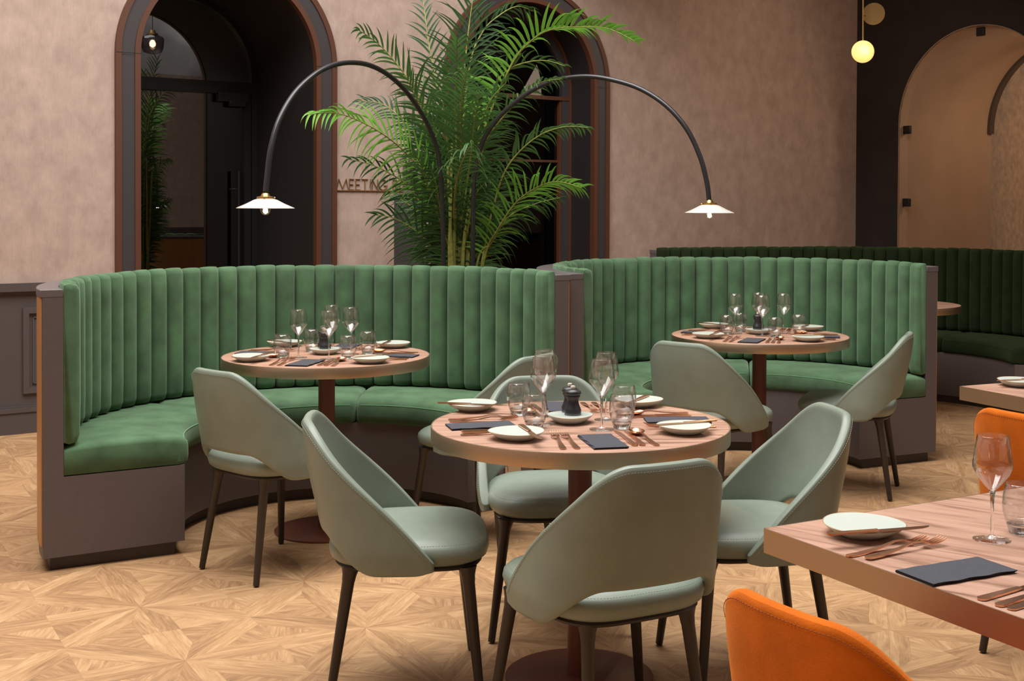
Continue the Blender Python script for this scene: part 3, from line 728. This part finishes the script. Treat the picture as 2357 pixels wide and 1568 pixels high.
def tumbler():
    r = thing('tumbler', 'x', 'glass')
    b = MB(); b.lathe([(.0245, .004), (.030, .02), (.0365, .042), (.0378, .055), (.0362, .074), (.0318, .098), (.0308, .0985), (.0305, .0975), (.0348, .074), (.0362, .055), (.035, .042), (.029, .024), (.024, .0215)], 40, closed=False); b.build('wall', M['thin'], r, ang=80)
    b = MB(); b.lathe([(0, 0), (.022, 0), (.0243, .003), (.0285, .0185), (.022, .0178), (.012, .0155), (0, .0148)], 40); b.build('thick_base', M['glass'], r, ang=60)
    return r
def mill():
    r = thing('pepper_mill', 'x', 'mill')
    b = MB(); b.lathe([(.0245, .018), (.0250, .026), (.0245, .029), (.022, .034), (.0185, .044), (.0170, .052), (.0180, .060), (.0215, .066), (.0218, .069), (.0205, .0705), (.0245, .075), (.0250, .079), (.0215, .084), (.012, .0875), (.006, .089), (0, .089)], 32); b.build('body', M['mill'], r, ang=50)
    b = MB(); b.lathe([(.0245, 0), (.0252, .0005), (.0252, .0175), (.024, .018)], 12); b.build('base', M['mill_base'], r, smooth=False)
    b = MB(); b.lathe([(.003, .088), (.0060, .0895), (.0072, .0935), (.0062, .0975), (0, .099)], 16); b.build('knob', M['knob'], r)
    return r
def plate(R=.078, tri=.035, name='side_plate'):
    r = thing(name, 'x', 'plate'); ph = random.uniform(0, 6)
    rf = lambda a: 1 + tri*math.cos(3*a)
    k = R/.078
    pr = [(.042*k, .0), (.045*k, .002), (.058*k, .008), (.071*k, .0165), (.0765*k, .0215)]
    inner = [(.0745*k, .0222), (.068*k, .0172)]
    for i in range(8): q = .062 - i*.0066; inner += [(q*k, .0138 - i*.00066), ((q-.0034)*k, .0112 - i*.00048)]
    b = MB(); b.lathe(pr + [(.078*k, .0232)], 72, rf=rf); b.lathe([(.0775*k, .0236)] + inner + [(0, .0072)], 72, rf=rf)
    b.build('dish', M['plate'], r, ang=70)
    b = MB(); b.lathe([(.0775*k, .0222), (.0785*k, .0233), (.0772*k, .0243), (.0758*k, .0232)], 72, closed=True, rf=rf); b.build('rim', M['plate_rim'], r)
    return r
def napkin():
    r = MB(); n, mm = 14, 6; rnd = random.Random(3)
    for lay in range(4):
        rows = []
        for j in range(n+1):
            y = -.095 + .19*j/n; w = .046 + (.0015*math.sin(j*1.3+lay) if lay else 0)
            wav = .0015*math.sin(j*.9+lay)*(.3+lay*.35)*.5
            rows.append([Vector((-w + 2*w*i/mm + .0012*lay, y*(1+.004*lay), .0006 + .0013*lay + wav*.4*(1 - abs(i/mm*2-1)) + .0006*math.sin(j*.7)**2)) for i in range(mm+1)])
        r.grid(rows, mi=0); r.grid([[p + Vector((0, 0, .0009)) for p in q] for q in rows], mi=0)
        ed = [q[0] for q in rows]; ed2 = [q[-1] for q in rows]
        for e in (ed, ed2, rows[0], rows[-1]): r.grid([e, [p + Vector((0, 0, .0009)) for p in e]], mi=1)
    return r
PR = {}
def single(key, mb, mat, name, cat):
    o = mb.build(name, mat, None, weld=(name != 'napkin'), ang=35); o['category'] = cat; PR[key] = [o, False]
single('fork', fork(), M['copper'], 'fork', 'fork'); single('knife', knife(), M['copper'], 'knife', 'knife'); single('spoon', spoon(), M['copper'], 'spoon', 'spoon')
single('napkin', napkin(), [M['napkin'], M['napkin_edge']], 'napkin', 'napkin')
PR['wine'] = [wineglass(), False]; PR['tumbler'] = [tumbler(), False]; PR['mill'] = [mill(), False]; PR['plate'] = [plate(), False]; PR['dish'] = [plate(.068, .05, 'condiment_dish'), False]
PR['dish'][0]['category'] = 'dish'
def put(key, x, y, z, rz, label, group, tilt=None):
    p = PR[key]
    if not p[1]: o = p[0]; p[1] = True
    else: o = dup(p[0])
    o.location = (x, y, z); o.rotation_euler = (tilt or 0, 0, rz); o['label'] = label; o['group'] = group; return o
TZ = .7502
seatn = {0: 'front', 1: 'right', 2: 'back', 3: 'left'}
conf = [  # seat angle, plates, glasses, tumblers, dish
 dict(a=-80, pl=[(-.180, -.243), (.292, -.142), (.195, .331), (-.333, .240)], wg=[(.059, -.092), (.079, .070), (-.11, -.011), (-.105, .13)], tm=[(.118, -.070), (.135, .110), (-.134, -.069), (-.185, .155)], dish=(-.03, .02), mills=[(-.022, .018), (-.030, .070)]),
 dict(a=-97, pl=[(-.273, -.215), (.225, -.262), (.248, .290), (-.246, .315)], wg=[(.036, -.150), (.098, .030), (.0, .14), (-.100, -.100)], tm=[(.112, -.128), (.170, .040), (-.085, .115), (-.165, -.110)], dish=(-.013, .035), mills=[(-.010, .018), (-.026, .069)]),
 dict(a=-107, pl=[(-.275, -.150), (.185, -.275), (.29, .235), (-.185, .35)], wg=[(.005, -.050), (.135, .080), (.02, .15), (-.113, .060)], tm=[(.062, -.090), (.208, .062), (-.075, .150), (-.160, .020)], dish=(.005, .055), mills=[(-.002, .042), (.012, .094)])]
knife_dir = [[(1212, 984, 1246, 1008), (1652, 968, 1490, 980), (1470, 925, 1432, 941), (1016, 934, 1158, 939)],
             [(632, 812, 590, 824), (912, 814, 815, 822), (868, 798, 895, 782), (606, 784, 690, 795)],
             [(1655, 764, 1636, 773), (1921, 771, 1842, 772), (1838, 755, 1850, 750), (1596, 742, 1690, 751)]]
for ti, cf in enumerate(conf):
    c = TC[ti]; tn = TN[ti]
    for k in range(4):
        a = math.radians(cf['a'] + 90*k); er = Vector((math.cos(a), math.sin(a))); et = Vector((-er.y, er.x)); sn = seatn[k]; rz = a + pi/2   # +y of the cutlery points to the middle
        pos_ = f', {sn} seat of the {tn}'
        q = c + er*.295; jit = random.uniform(-.12, .12)
        put('napkin', q.x, q.y, TZ, rz + jit, f'folded slate napkin{pos_}', f'slate napkins on the {tn}')
        for j, (t_, lab) in enumerate(((-.116, 'outer'), (-.084, 'inner'))):
            q = c + er*.275 + et*t_; put('fork', q.x, q.y, TZ, rz + random.uniform(-.06, .06), f'{lab} copper fork left of the napkin{pos_}', f'copper forks on the {tn}')
        for j, (t_, lab) in enumerate(((.076, 'inner'), (.101, 'outer'))):
            q = c + er*.25 + et*t_; put('knife', q.x, q.y, TZ, rz + random.uniform(-.03, .09), f'{lab} copper knife right of the napkin{pos_}', f'copper knives on the {tn}')
        q = c + er*.265 + et*.128; put('spoon', q.x, q.y, TZ, rz + .08, f'copper spoon{pos_}', f'copper spoons on the {tn}')
        pn = ['front left', 'front right', 'back right', 'back left'][k]
        x, y = cf['pl'][k]; x += c.x; y += c.y
        put('plate', x, y, TZ, random.uniform(0, 6), f'pale stoneware side plate on the {pn} of the {tn}', f'side plates on the {tn}')
        u0, v0, u1, v1 = knife_dir[ti][k]; A = at(u0, v0, Z=TZ+.026); Bq = at(u1, v1, Z=TZ+.026); d = (Bq - A); d.z = 0; d.normalize()
        mid = Vector((x, y)) + Vector((d.x, d.y))*.0 - Vector((-d.y, d.x))*0
        off = (Vector((A.x + Bq.x, A.y + Bq.y))/2 - mid); off = off if off.length < .05 else off*(.05/off.length)
        put('knife', mid.x + off.x, mid.y + off.y, TZ+.0245, math.atan2(d.y, d.x) - pi/2, f'copper butter knife resting across the {pn} side plate of the {tn}', f'butter knives on the side plates of the {tn}')
        wn_ = ['front', 'right', 'back', 'left'][k]
        x, y = cf['wg'][k]; put('wine', c.x+x, c.y+y, TZ, 0, f'empty wine glass nearest the {wn_} seat of the {tn}', f'wine glasses on the {tn}')
        x, y = cf['tm'][k]; put('tumbler', c.x+x, c.y+y, TZ, 0, f'clear water tumbler nearest the {wn_} seat of the {tn}', f'tumblers on the {tn}')
    x, y = cf['dish']; put('dish', c.x+x, c.y+y, TZ, .5, f'small pale dish under the black mills in the middle of the {tn}', 'condiment dishes')
    for (x, y), w in zip(cf['mills'], ('front', 'rear')):
        put('mill', c.x+x, c.y+y, TZ+.0115, random.uniform(0, 1), f'{w} of the two black mills with pale knobs on the {tn}', f'mills on the {tn}')
# long table
def onz(u, v): p = at(u, v, Z=.75); return p
def lay(key, u0, v0, u1, v1, label, group, dz=0):       # handle end first
    A, B_ = onz(u0, v0), onz(u1, v1); m = (A+B_)/2; put(key, m.x, m.y, TZ+dz, math.atan2(B_.y-A.y, B_.x-A.x) - pi/2, label, group)
lt = 'long table'
p = onz(1986, 1231); put('plate', p.x, p.y, TZ, 1.9, f'pale ridged stoneware plate near the left corner of the {lt}', 'plates on the long table').scale = (1.03, 1.03, 1)
A, B_ = at(1945, 1228, Z=TZ+.026), at(2103, 1216, Z=TZ+.026); m = (A+B_)/2
put('knife', m.x, m.y, TZ+.0245, math.atan2(B_.y-A.y, B_.x-A.x) - pi/2, f'copper knife resting across the plate on the {lt}', 'cutlery on the long table')
lay('fork', 1962, 1281, 2118, 1250, f'copper fork nearer the plate, crossing the other fork on the {lt}', 'cutlery on the long table')
lay('fork', 1990, 1291, 2172, 1252, f'copper fork nearer the napkin, crossed under the other fork on the {lt}', 'cutlery on the long table', .002)
nq = [onz(*q) for q in ((2068, 1316), (2230, 1290), (2330, 1321), (2165, 1348))]; m = sum(nq, Vector())/4; d = (nq[2] - nq[1]) + (nq[3]-nq[0]); e = (nq[1]-nq[0])
o = put('napkin', m.x, m.y, TZ, math.atan2(e.y, e.x) - pi/2, f'folded slate napkin on the {lt}', 'napkins on the long table'); 
p = onz(2283, 1243); put('wine', p.x, p.y, TZ, 0, f'empty wine glass on the {lt}', 'glasses on the long table').scale = (1, 1, 1)
p = onz(2352, 1228); put('tumbler', p.x, p.y, TZ, 0, f'tumbler cut by the right edge of the photo on the {lt}', 'glasses on the long table')
for i, (u0, v0, du, dv, k, w) in enumerate(((2252, 1384, 190, -52, 'knife', 'farthest'), (2291, 1399, 190, -56, 'knife', 'middle'), (2312, 1409, 190, -58, 'spoon', 'nearest'))):
    lay(k, u0, v0, u0+du, v0+dv, f'{w} of the three copper handles at the right edge of the {lt}', 'cutlery on the long table')
p = onz(2347, 889); put('plate', p.x, p.y, TZ, 0, 'pale plate at the right edge of the photo on the farther rectangular table', 'plates on the far rectangular table')
put('knife', p.x, p.y-.015, TZ+.0245, 1.9, 'copper knife across the plate on the farther rectangular table', 'cutlery on the far rectangular table')

# ------------------------------------------------------------------ arc lamps
def cr_(pts, n=8):
    out = []; P = [pts[0]] + pts + [pts[-1]]
    for i in range(1, len(P)-2):
        for k in range(n):
            t = k/n; a, b_, c, d = P[i-1], P[i], P[i+1], P[i+2]
            out.append(.5*((2*b_) + (c-a)*t + (2*a-5*b_+4*c-d)*t*t + (3*b_-a-3*c+d)*t**3))
    out.append(pts[-1]); return out
def arc_lamp(label, base, sh, pix, scale):
    root = thing('arc_floor_lamp', label, 'lamp', (base.x, base.y, 0), 0, 'black arc floor lamps')
    dirv = Vector((sh.x-base.x, sh.y-base.y)); pts = []
    for u, v in pix:      # the pole bends in the upright plane through base and shade
        r = at(u, v, Y=1); k = (r.x)/1.0      # x/y along this sight line
        s = (k*base.y - base.x)/(dirv.x - k*dirv.y); s = max(-.05, min(1.02, s)); Y = base.y + dirv.y*s
        q = at(u, v, Y=Y); pts.append(Vector((base.x + dirv.x*s - base.x, Y - base.y, q.z)))
    pts = pts + [Vector((0, 0, .9)), Vector((0, 0, .02))]
    b = MB(); b.tube(cr_(pts), .0125, 12); b.build('pole', M['lamp_black'], root)
    b = MB(); b.lathe([(0, .02), (.17, .02), (.175, .016), (.175, 0)], 40); b.build('base', M['lamp_black'], root)
    T = Vector((sh.x-base.x, sh.y-base.y, sh.z)); R = .1255*scale
    b = MB(); out = [(.028, .042), (.05, .036), (.085, .018), (R-.006, .003), (R, .0)]; b.lathe([(r_, z) for r_, z in out] + [(R-.002, -.002), (R-.008, .0), (.084, .014), (.05, .032), (.028, .037)], 64, T, closed=True)
    b.build('shade', M['opal'], root, ang=60)
    b = MB(); b.lathe([(.0, .040), (.036, .040), (.038, .043), (.037, .049), (.02, .053), (.017, .060), (.0115, .066), (.0, .068)], 32, T)
    for s_ in range(3): a = s_*2*pi/3 + .6; b.tube([T + Vector((.034*math.cos(a), .034*math.sin(a), .045)), T + Vector((.044*math.cos(a), .044*math.sin(a), .045))], .0035, 8)
    b.build('brass_fitting', M['brass'], root, ang=50)
    b = MB(); b.lathe([(.013, .036), (.0135, .02), (.02, .006), (.0225, -.008), (.019, -.021), (.010, -.029), (0, -.0305)], 24, T); bl = b.build('bulb', M['thin'], root, ang=80)
    b = MB(); b.tube([T + Vector((.008*math.cos(i*1.2), .008*math.sin(i*1.2), .006 - .0022*i)) for i in range(10)], .0012, 6); b.build('filament', M['filament'], bl)
    point('lamp_light', base + T + Vector((0, 0, .004)), 3, (1, .66, .36), .018)
    return root
base = Vector((-.567, 6.78, 0))
s1 = at(611, 479, Y=5.46); s2 = at(1633, 490, Y=6.32)
arc_lamp('black arc lamp curving left from the palm, white shade over the left banquette', base, s1, [(612, 441), (616, 400), (624, 340), (643, 275), (678, 215), (724, 172), (768, 150), (810, 144), (850, 150), (890, 170), (928, 203), (962, 248), (988, 295), (1006, 345), (1014, 400), (1017, 450)], 1.0)
base2 = Vector((-.42, 6.9, 0))
arc_lamp('black arc lamp curving right from the palm, white shade over the right banquette', base2, s2, [(1632, 461), (1627, 420), (1611, 360), (1580, 296), (1532, 242), (1470, 203), (1400, 182), (1340, 176), (1280, 185), (1230, 205), (1180, 240), (1140, 280), (1110, 330), (1096, 390), (1090, 450)], 1.0)

# globe pendant over the far table
gp = at(1986, 119, Y=8.4)
root = thing('globe_pendant', 'glowing globe pendant on a thin brass rod with a brass disc, top right', 'lamp', (gp.x, gp.y, 3.55))
z0 = gp.z - 3.55
b = MB(); b.tube([(0, 0, z0+.07), (0, 0, 0)], .005, 10); b.lathe([(0, 0), (.05, 0), (.05, -.012), (0, -.014)], 24); b.build('rod', M['brass'], root)
b = MB(); b.lathe([(0, -.074)] + [(.0745*math.cos(a), .0745*math.sin(a)) for a in [(-80+i*8)*pi/180 for i in range(21)]] + [(0, .0745)], 32, (0, 0, z0)); b.build('globe', M['globe'], root, ang=80)
b = MB(); pts = [[Vector((.074*math.cos(2*pi*i/48), y, .074*math.sin(2*pi*i/48))) for i in range(48)] for y in (-.002, .002)]; b.loop_sweep(pts)
o = b.build('disc', M['dark_brass'], root, ang=30); q = at(2011, 32, Y=8.43); o.location = (q.x-gp.x, .03, q.z-3.55); o.rotation_euler = (0, 0, math.radians(-22))
b = MB(); b.tube([(0, 0, q.z-3.55-.015), (.02, .02, q.z-3.55-.015)], .004, 8); b.build('disc_arm', M['brass'], root)
point('globe_light', gp + Vector((0, -.12, 0)), 1.6, (1, .6, .25), .07)
# ribbed pendant seen only as a reflection in the glass door
root = thing('ribbed_pendant', 'smoked ribbed pendant on a black cord, reflected in the glass door', 'lamp', (1.215, 5.946, CEIL))
z0 = 3.16 - CEIL
b = MB(); b.tube([(0, 0, z0+.16), (0, 0, 0)], .004, 8); b.build('cord', M['black'], root)
b = MB(); b.lathe([(.0, z0+.115), (.06, z0+.115), (.06, z0+.13), (.035, z0+.135), (.03, z0+.165), (0, z0+.17)], 24); b.build('brass_cap', M['brass'], root)
b = MB(); b.lathe([(.05, z0+.115), (.11, z0+.09), (.122, z0+.06), (.115, z0-.03), (.095, z0-.08), (.05, z0-.095), (0, z0-.097)], 96, rf=lambda a: 1+.02*math.cos(48*a)); b.build('glass_shade', M['smoke'], root, ang=80)
b = MB(); b.lathe([(0, z0-.03), (.03, z0-.01), (.035, z0+.02), (.02, z0+.05), (0, z0+.06)], 16); b.build('bulb', emit('lit_bulb', (1, .7, .4), 25), root)

# ------------------------------------------------------------------ sign, cabinet
root = thing('wall_sign', 'thin copper lettering MEETING ROOM above a line on the wall behind the palm', 'sign', RP(1.45, 0, 0), ROOM_ANG)
zb = 1.497; hh = .074; w_ = .0017; zl = 1.49
def tpos(u): k = (u-PX)/F; return (k*W0.y - W0.x)/(E1.x - k*E1.y) - 1.45
glyph = {'M': [((0, 0), (.17, 1)), ((.17, 1), (.5, .08)), ((.5, .08), (.83, 1)), ((.83, 1), (1, 0))], 'E': [((0, 0), (0, 1)), ((0, 1), (1, 1)), ((0, .5), (.85, .5)), ((0, 0), (1, 0))],
 'T': [((.5, 0), (.5, 1)), ((0, 1), (1, 1))], 'I': [((.5, 0), (.5, 1))], 'N': [((0, 0), (0, 1)), ((0, 1), (1, 0)), ((1, 0), (1, 1))],
 'R': [((0, 0), (0, 1)), ((0, 1), (.6, 1)), ((.6, 1), (.9, .77)), ((.9, .77), (.6, .5)), ((.6, .5), (0, .5)), ((.45, .5), (1, 0))]}
circ = lambda a0, a1, n=16: [((.5+.5*math.cos(math.radians(a0+(a1-a0)*i/n)), .5+.5*math.sin(math.radians(a0+(a1-a0)*i/n))), (.5+.5*math.cos(math.radians(a0+(a1-a0)*(i+1)/n)), .5+.5*math.sin(math.radians(a0+(a1-a0)*(i+1)/n)))) for i in range(n)]
glyph['O'] = circ(0, 360, 24); glyph['G'] = circ(50, 355) + [((1, .42), (.6, .42))]
lets = [('M', 774, 800), ('E', 803, 814), ('E', 817.5, 828.5), ('T', 831, 846), ('I', 850, 853), ('N', 855.5, 868), ('G', 871, 889.5), ('R', 903, 914), ('O', 918, 936), ('O', 939, 957), ('M', 960, 984)]
for ch, u0, u1 in lets:
    b = MB(); x0, x1 = tpos(u0), tpos(u1)
    for (a, c), (d, e) in glyph[ch]:
        P0, P1 = Vector((x0+(x1-x0)*a, -.012, zb+hh*c)), Vector((x0+(x1-x0)*d, -.012, zb+hh*e)); L_ = (P1-P0); n_ = Vector((-L_.z, 0, L_.x)).normalized()*w_; f_ = Vector((0, .01, 0))
        b.add([P0-n_, P1-n_, P1+n_, P0+n_, P0-n_+f_, P1-n_+f_, P1+n_+f_, P0+n_+f_], [(0,1,2,3),(4,5,6,7),(0,1,5,4),(2,3,7,6),(1,2,6,5),(0,3,7,4)])
    b.build('letter_' + ch.lower(), M['sign'], root, smooth=False)
b = MB(); b.box(((tpos(768)+tpos(990))/2, -.006, zl), (tpos(990)-tpos(768), .012, .006)); b.build('underline', M['sign'], root, smooth=False)
cb = at(938, 470, Y=8.3); cw = (972-908)/F*8.3
root = thing('reception_cabinet', 'dark cabinet with a pale side standing behind the palm', 'cabinet', (cb.x, 8.3+.2, 0), .0)
ct = at(938, 449, Y=8.3).z
b = MB(); b.box((0, 0, ct/2), (cw, .36, ct)); b.build('body', M['cab_dark'], root, bevel=.004)
b = MB(); b.box((cw/2+.035, .02, ct/2-.05), (.05, .34, ct-.25)); b.build('pale_side', M['cab_light'], root, bevel=.004)
b = MB(); b.box((cw/2+.035, .0, ct-.09), (.07, .33, .02)); b.build('shelf', M['cab_light'], root)
mt = at(934, 379, Y=8.45).z; root = thing('tall_panel', 'slim dark panel standing on the cabinet behind the palm', 'panel', (at(938, 470, Y=8.45).x, 8.5, ct))
b = MB(); b.box((0, 0, (mt-ct)/2), (.075, .03, mt-ct)); b.build('panel', M['panel'], root, bevel=.003); b = MB(); b.box((.045, 0, (mt-ct)/2-.03), (.022, .03, mt-ct-.06)); b.build('post', M['black'], root)

# ------------------------------------------------------------------ palm
PB = Vector((-.50, 7.15, 0))
palm = thing('potted_palm', 'tall green palm with arching feather fronds standing behind the two banquettes', 'plant', PB)
b = MB(); b.lathe([(0, 0), (.21, 0), (.26, .62), (.265, .64), (.25, .64), (.245, .58), (0, .58)], 40); pot = b.build('planter', M['planter'], palm)
b = MB(); b.lathe([(0, .585), (.243, .58)], 24); b.build('soil', M['soil'], pot)
def frond(pix, dy, mat, L=.34, n=30, start=.3, tw=.3, droop=.5, wd=.013, r0=.0085, fold=.5, jit=.12, base=True):
    """pix = line of the midrib in the photo; dy = how far its tip comes forward (-) or goes back (+)"""
    P = []; k = len(pix); droop *= 1.7; L *= 1.18; n = int(n*1.2)
    for i, (u, v) in enumerate(pix): q = i/(k-1); P.append(at(u, v, Y=PB.y + dy*q**1.3) - PB)
    if base: P = [Vector((P[0].x*.35, .0, .59))] + P
    C = cr_(P, 10); m = len(C)
    b = MB(); b.tube(C, [r0*(1-.82*i/(m-1)) for i in range(m)], 6, mi=1)
    cum = [0]
    for p, q in zip(C, C[1:]): cum.append(cum[-1] + (q-p).length)
    T = cum[-1]; rnd = random.Random(int(abs(pix[0][0]*7+pix[-1][1]*13)))
    view = Vector((0, 1, 0))
    for i in range(n*2):
        sd = 1 if i % 2 else -1; t = start + (1-start)*((i//2)+.5*(i % 2)+.3)/n; s = T*min(t, .999); j = 0
        while j < m-2 and cum[j+1] < s: j += 1
        f_ = (s-cum[j])/(cum[j+1]-cum[j]); p = C[j].lerp(C[j+1], f_); tg = (C[j+1]-C[j]).normalized()
        side = tg.cross(view).normalized(); dep = tg.cross(side).normalized()      # side lies across the picture, dep along depth
        v = (side*math.cos(tw) + dep*math.sin(tw))*sd; nrm_ = tg.cross(v).normalized()
        if nrm_.z < 0: nrm_ = -nrm_
        q = (t-start)/(1-start); ang = math.radians(62 - 34*q + rnd.uniform(-11, 9))
        d = (tg*math.cos(ang) + v*math.sin(ang) + nrm_*fold*.35).normalized()
        ll = L*(.45 + .55*math.sin(pi*min(1, q*.85+.18)))*rnd.uniform(.85, 1.1)*(1 - .35*q); g = droop*rnd.uniform(.5, 1.5)
        wv = d.cross(nrm_).normalized(); pts = []; cur = p.copy(); dd = d.copy(); ns = 6
        for a in range(ns+1):
            w = wd*(.5, .95, 1, .9, .7, .42, .03)[a]*.5; pts.append((cur.copy(), w)); dd = (dd + Vector((0, 0, -1))*g*.12*(1+a*.35)).normalized(); cur += dd*ll/ns
        rows = [[c - wv*w, c + nrm_*(-w*.35), c + wv*w] for c, w in pts]; b.grid(rows)
    return b.build('frond', [mat, M['stalk']], palm, weld=False, ang=80)
G, GB, GD = M['leaf'], M['leaf_bright'], M['leaf_dark']
FR = [
 ([(1085, 420), (1125, 270), (1180, 145), (1228, 90), (1270, 68), (1330, 62), (1400, 66), (1462, 95)], -.5, GB, dict(L=.22, n=34, start=.50, tw=1.0, droop=.5, fold=2.2, wd=.019)),
 ([(1080, 470), (1105, 330), (1140, 200), (1175, 158), (1220, 142), (1260, 140), (1300, 152)], -.2, G, dict(L=.20, n=16, start=.5, tw=.6, droop=.5, fold=1.0)),
 ([(1085, 500), (1110, 350), (1150, 280), (1200, 225), (1245, 190), (1292, 182)], -.55, G, dict(L=.20, n=34, start=.25, tw=.35, droop=.7)),
 ([(1112, 590), (1135, 480), (1160, 400), (1195, 350), (1245, 310), (1300, 292), (1355, 294)], -.2, G, dict(L=.17, n=34, start=.35, tw=.25, droop=.8)),
 ([(1115, 595), (1145, 530), (1185, 470), (1230, 435), (1280, 418), (1338, 432)], -.5, GB, dict(L=.24, n=26, start=.35, tw=.6, droop=.5, fold=1.2)),
 ([(1100, 600), (1130, 560), (1170, 500), (1230, 470), (1290, 455)], -.1, GD, dict(L=.22, n=20, start=.3, tw=.3, droop=.8)),
 ([(1030, 560), (1000, 440), (960, 380), (910, 330), (850, 290), (780, 262), (712, 262)], -.7, GB, dict(L=.30, n=32, start=.3, tw=.35, droop=.75)),
 ([(1035, 480), (1010, 330), (985, 260), (945, 190), (890, 120), (850, 85), (822, 68)], -.3, G, dict(L=.30, n=36, start=.25, tw=.45, droop=.45, fold=.8)),
 ([(1045, 430), (1020, 280), (1000, 170), (985, 90), (978, 30), (972, -10)], .2, GD, dict(L=.26, n=26, start=.3, tw=.2, droop=.3)),
 ([(1055, 430), (1062, 250), (1075, 100), (1088, 0), (1100, -80)], .1, GD, dict(L=.36, n=30, start=.35, tw=.1, droop=.35)),
 ([(1062, 380), (1080, 160), (1110, 75), (1150, 35), (1190, 15), (1225, 25)], .3, GD, dict(L=.26, n=30, start=.35, tw=.4, droop=.6)),
 ([(1030, 560), (1010, 420), (970, 330), (925, 275), (880, 240), (825, 232)], .1, GD, dict(L=.24, n=32, start=.25, tw=.3, droop=.5)),
 ([(1020, 600), (985, 500), (940, 430), (895, 398), (850, 378), (798, 366)], -.3, GD, dict(L=.24, n=18, start=.3, tw=.3, droop=.5, wd=.012)),
 ([(1025, 610), (995, 570), (955, 530), (905, 502), (860, 495)], -.2, GD, dict(L=.30, n=16, start=.2, tw=.35, droop=.35)),
 ([(1020, 620), (1000, 560), (970, 500), (940, 470), (905, 450)], .15, GD, dict(L=.25, n=16, start=.2, tw=.3, droop=.5)),
 ([(1050, 520), (1050, 330), (1048, 230), (1050, 150), (1052, 90)], -.6, G, dict(L=.32, n=30, start=.3, tw=.15, droop=.25)),
 ([(1058, 500), (1062, 330), (1062, 250), (1066, 200), (1076, 165)], -.9, G, dict(L=.36, n=30, start=.25, tw=.15, droop=.35)),
 ([(1040, 520), (1020, 400), (990, 300), (960, 230), (935, 180)], -.4, G, dict(L=.34, n=30, start=.2, tw=.2, droop=.3)),
 ([(1055, 540), (1075, 400), (1100, 300), (1130, 230), (1165, 190)], -.1, G, dict(L=.28, n=28, start=.2, tw=.3, droop=.5)),
 ([(1045, 560), (1038, 430), (1030, 340), (1022, 260), (1015, 200)], -.2, G, dict(L=.34, n=32, start=.2, tw=.2, droop=.4)),
 ([(1060, 560), (1072, 450), (1085, 350), (1092, 280), (1105, 210)], -.5, G, dict(L=.30, n=32, start=.2, tw=.3, droop=.5)),
 ([(1050, 580), (1045, 480), (1055, 400), (1075, 350), (1090, 330)], -.9, G, dict(L=.30, n=26, start=.1, tw=.4, droop=.8)),
 ([(1035, 590), (1010, 500), (985, 430), (965, 370), (940, 340)], -.5, G, dict(L=.28, n=28, start=.1, tw=.3, droop=.5)),
 ([(1040, 600), (1020, 530), (1010, 460), (1000, 410), (985, 380)], -.4, GD, dict(L=.26, n=24, start=.1, tw=.4, droop=.7)),
 ([(1060, 600), (1075, 540), (1085, 480), (1100, 440), (1120, 420)], -.2, GD, dict(L=.26, n=22, start=.1, tw=.4, droop=.7)),
 ([(1075, 610), (1090, 560), (1110, 510), (1130, 480), (1160, 470)], .1, GD, dict(L=.20, n=18, start=.1, tw=.4, droop=.6)),
]
for pix, dy, mat, kw in FR: frond(pix, dy, mat, **kw)
for i, (u0, u1, v1) in enumerate(((1035, 1040, 330), (1045, 1050, 260), (1052, 1062, 300), (1058, 1078, 350), (1040, 1030, 380), (1065, 1095, 380), (1030, 1010, 420), (1048, 1046, 300))):
    b = MB(); y = (-.1 + .06*(i % 4)); p0 = Vector((-.04 + .012*i, y*.5, .57)); p1 = at(u0, 600, Y=PB.y+y) - PB; p2 = at((u0+u1)/2, 470, Y=PB.y+y) - PB; p3 = at(u1, v1, Y=PB.y+y) - PB
    C = cr_([p0, p1, p2, p3], 8); b.tube(C, [.013*(1-.5*k/(len(C)-1)) for k in range(len(C))], 8); b.build('cane', M['stalk'], palm)
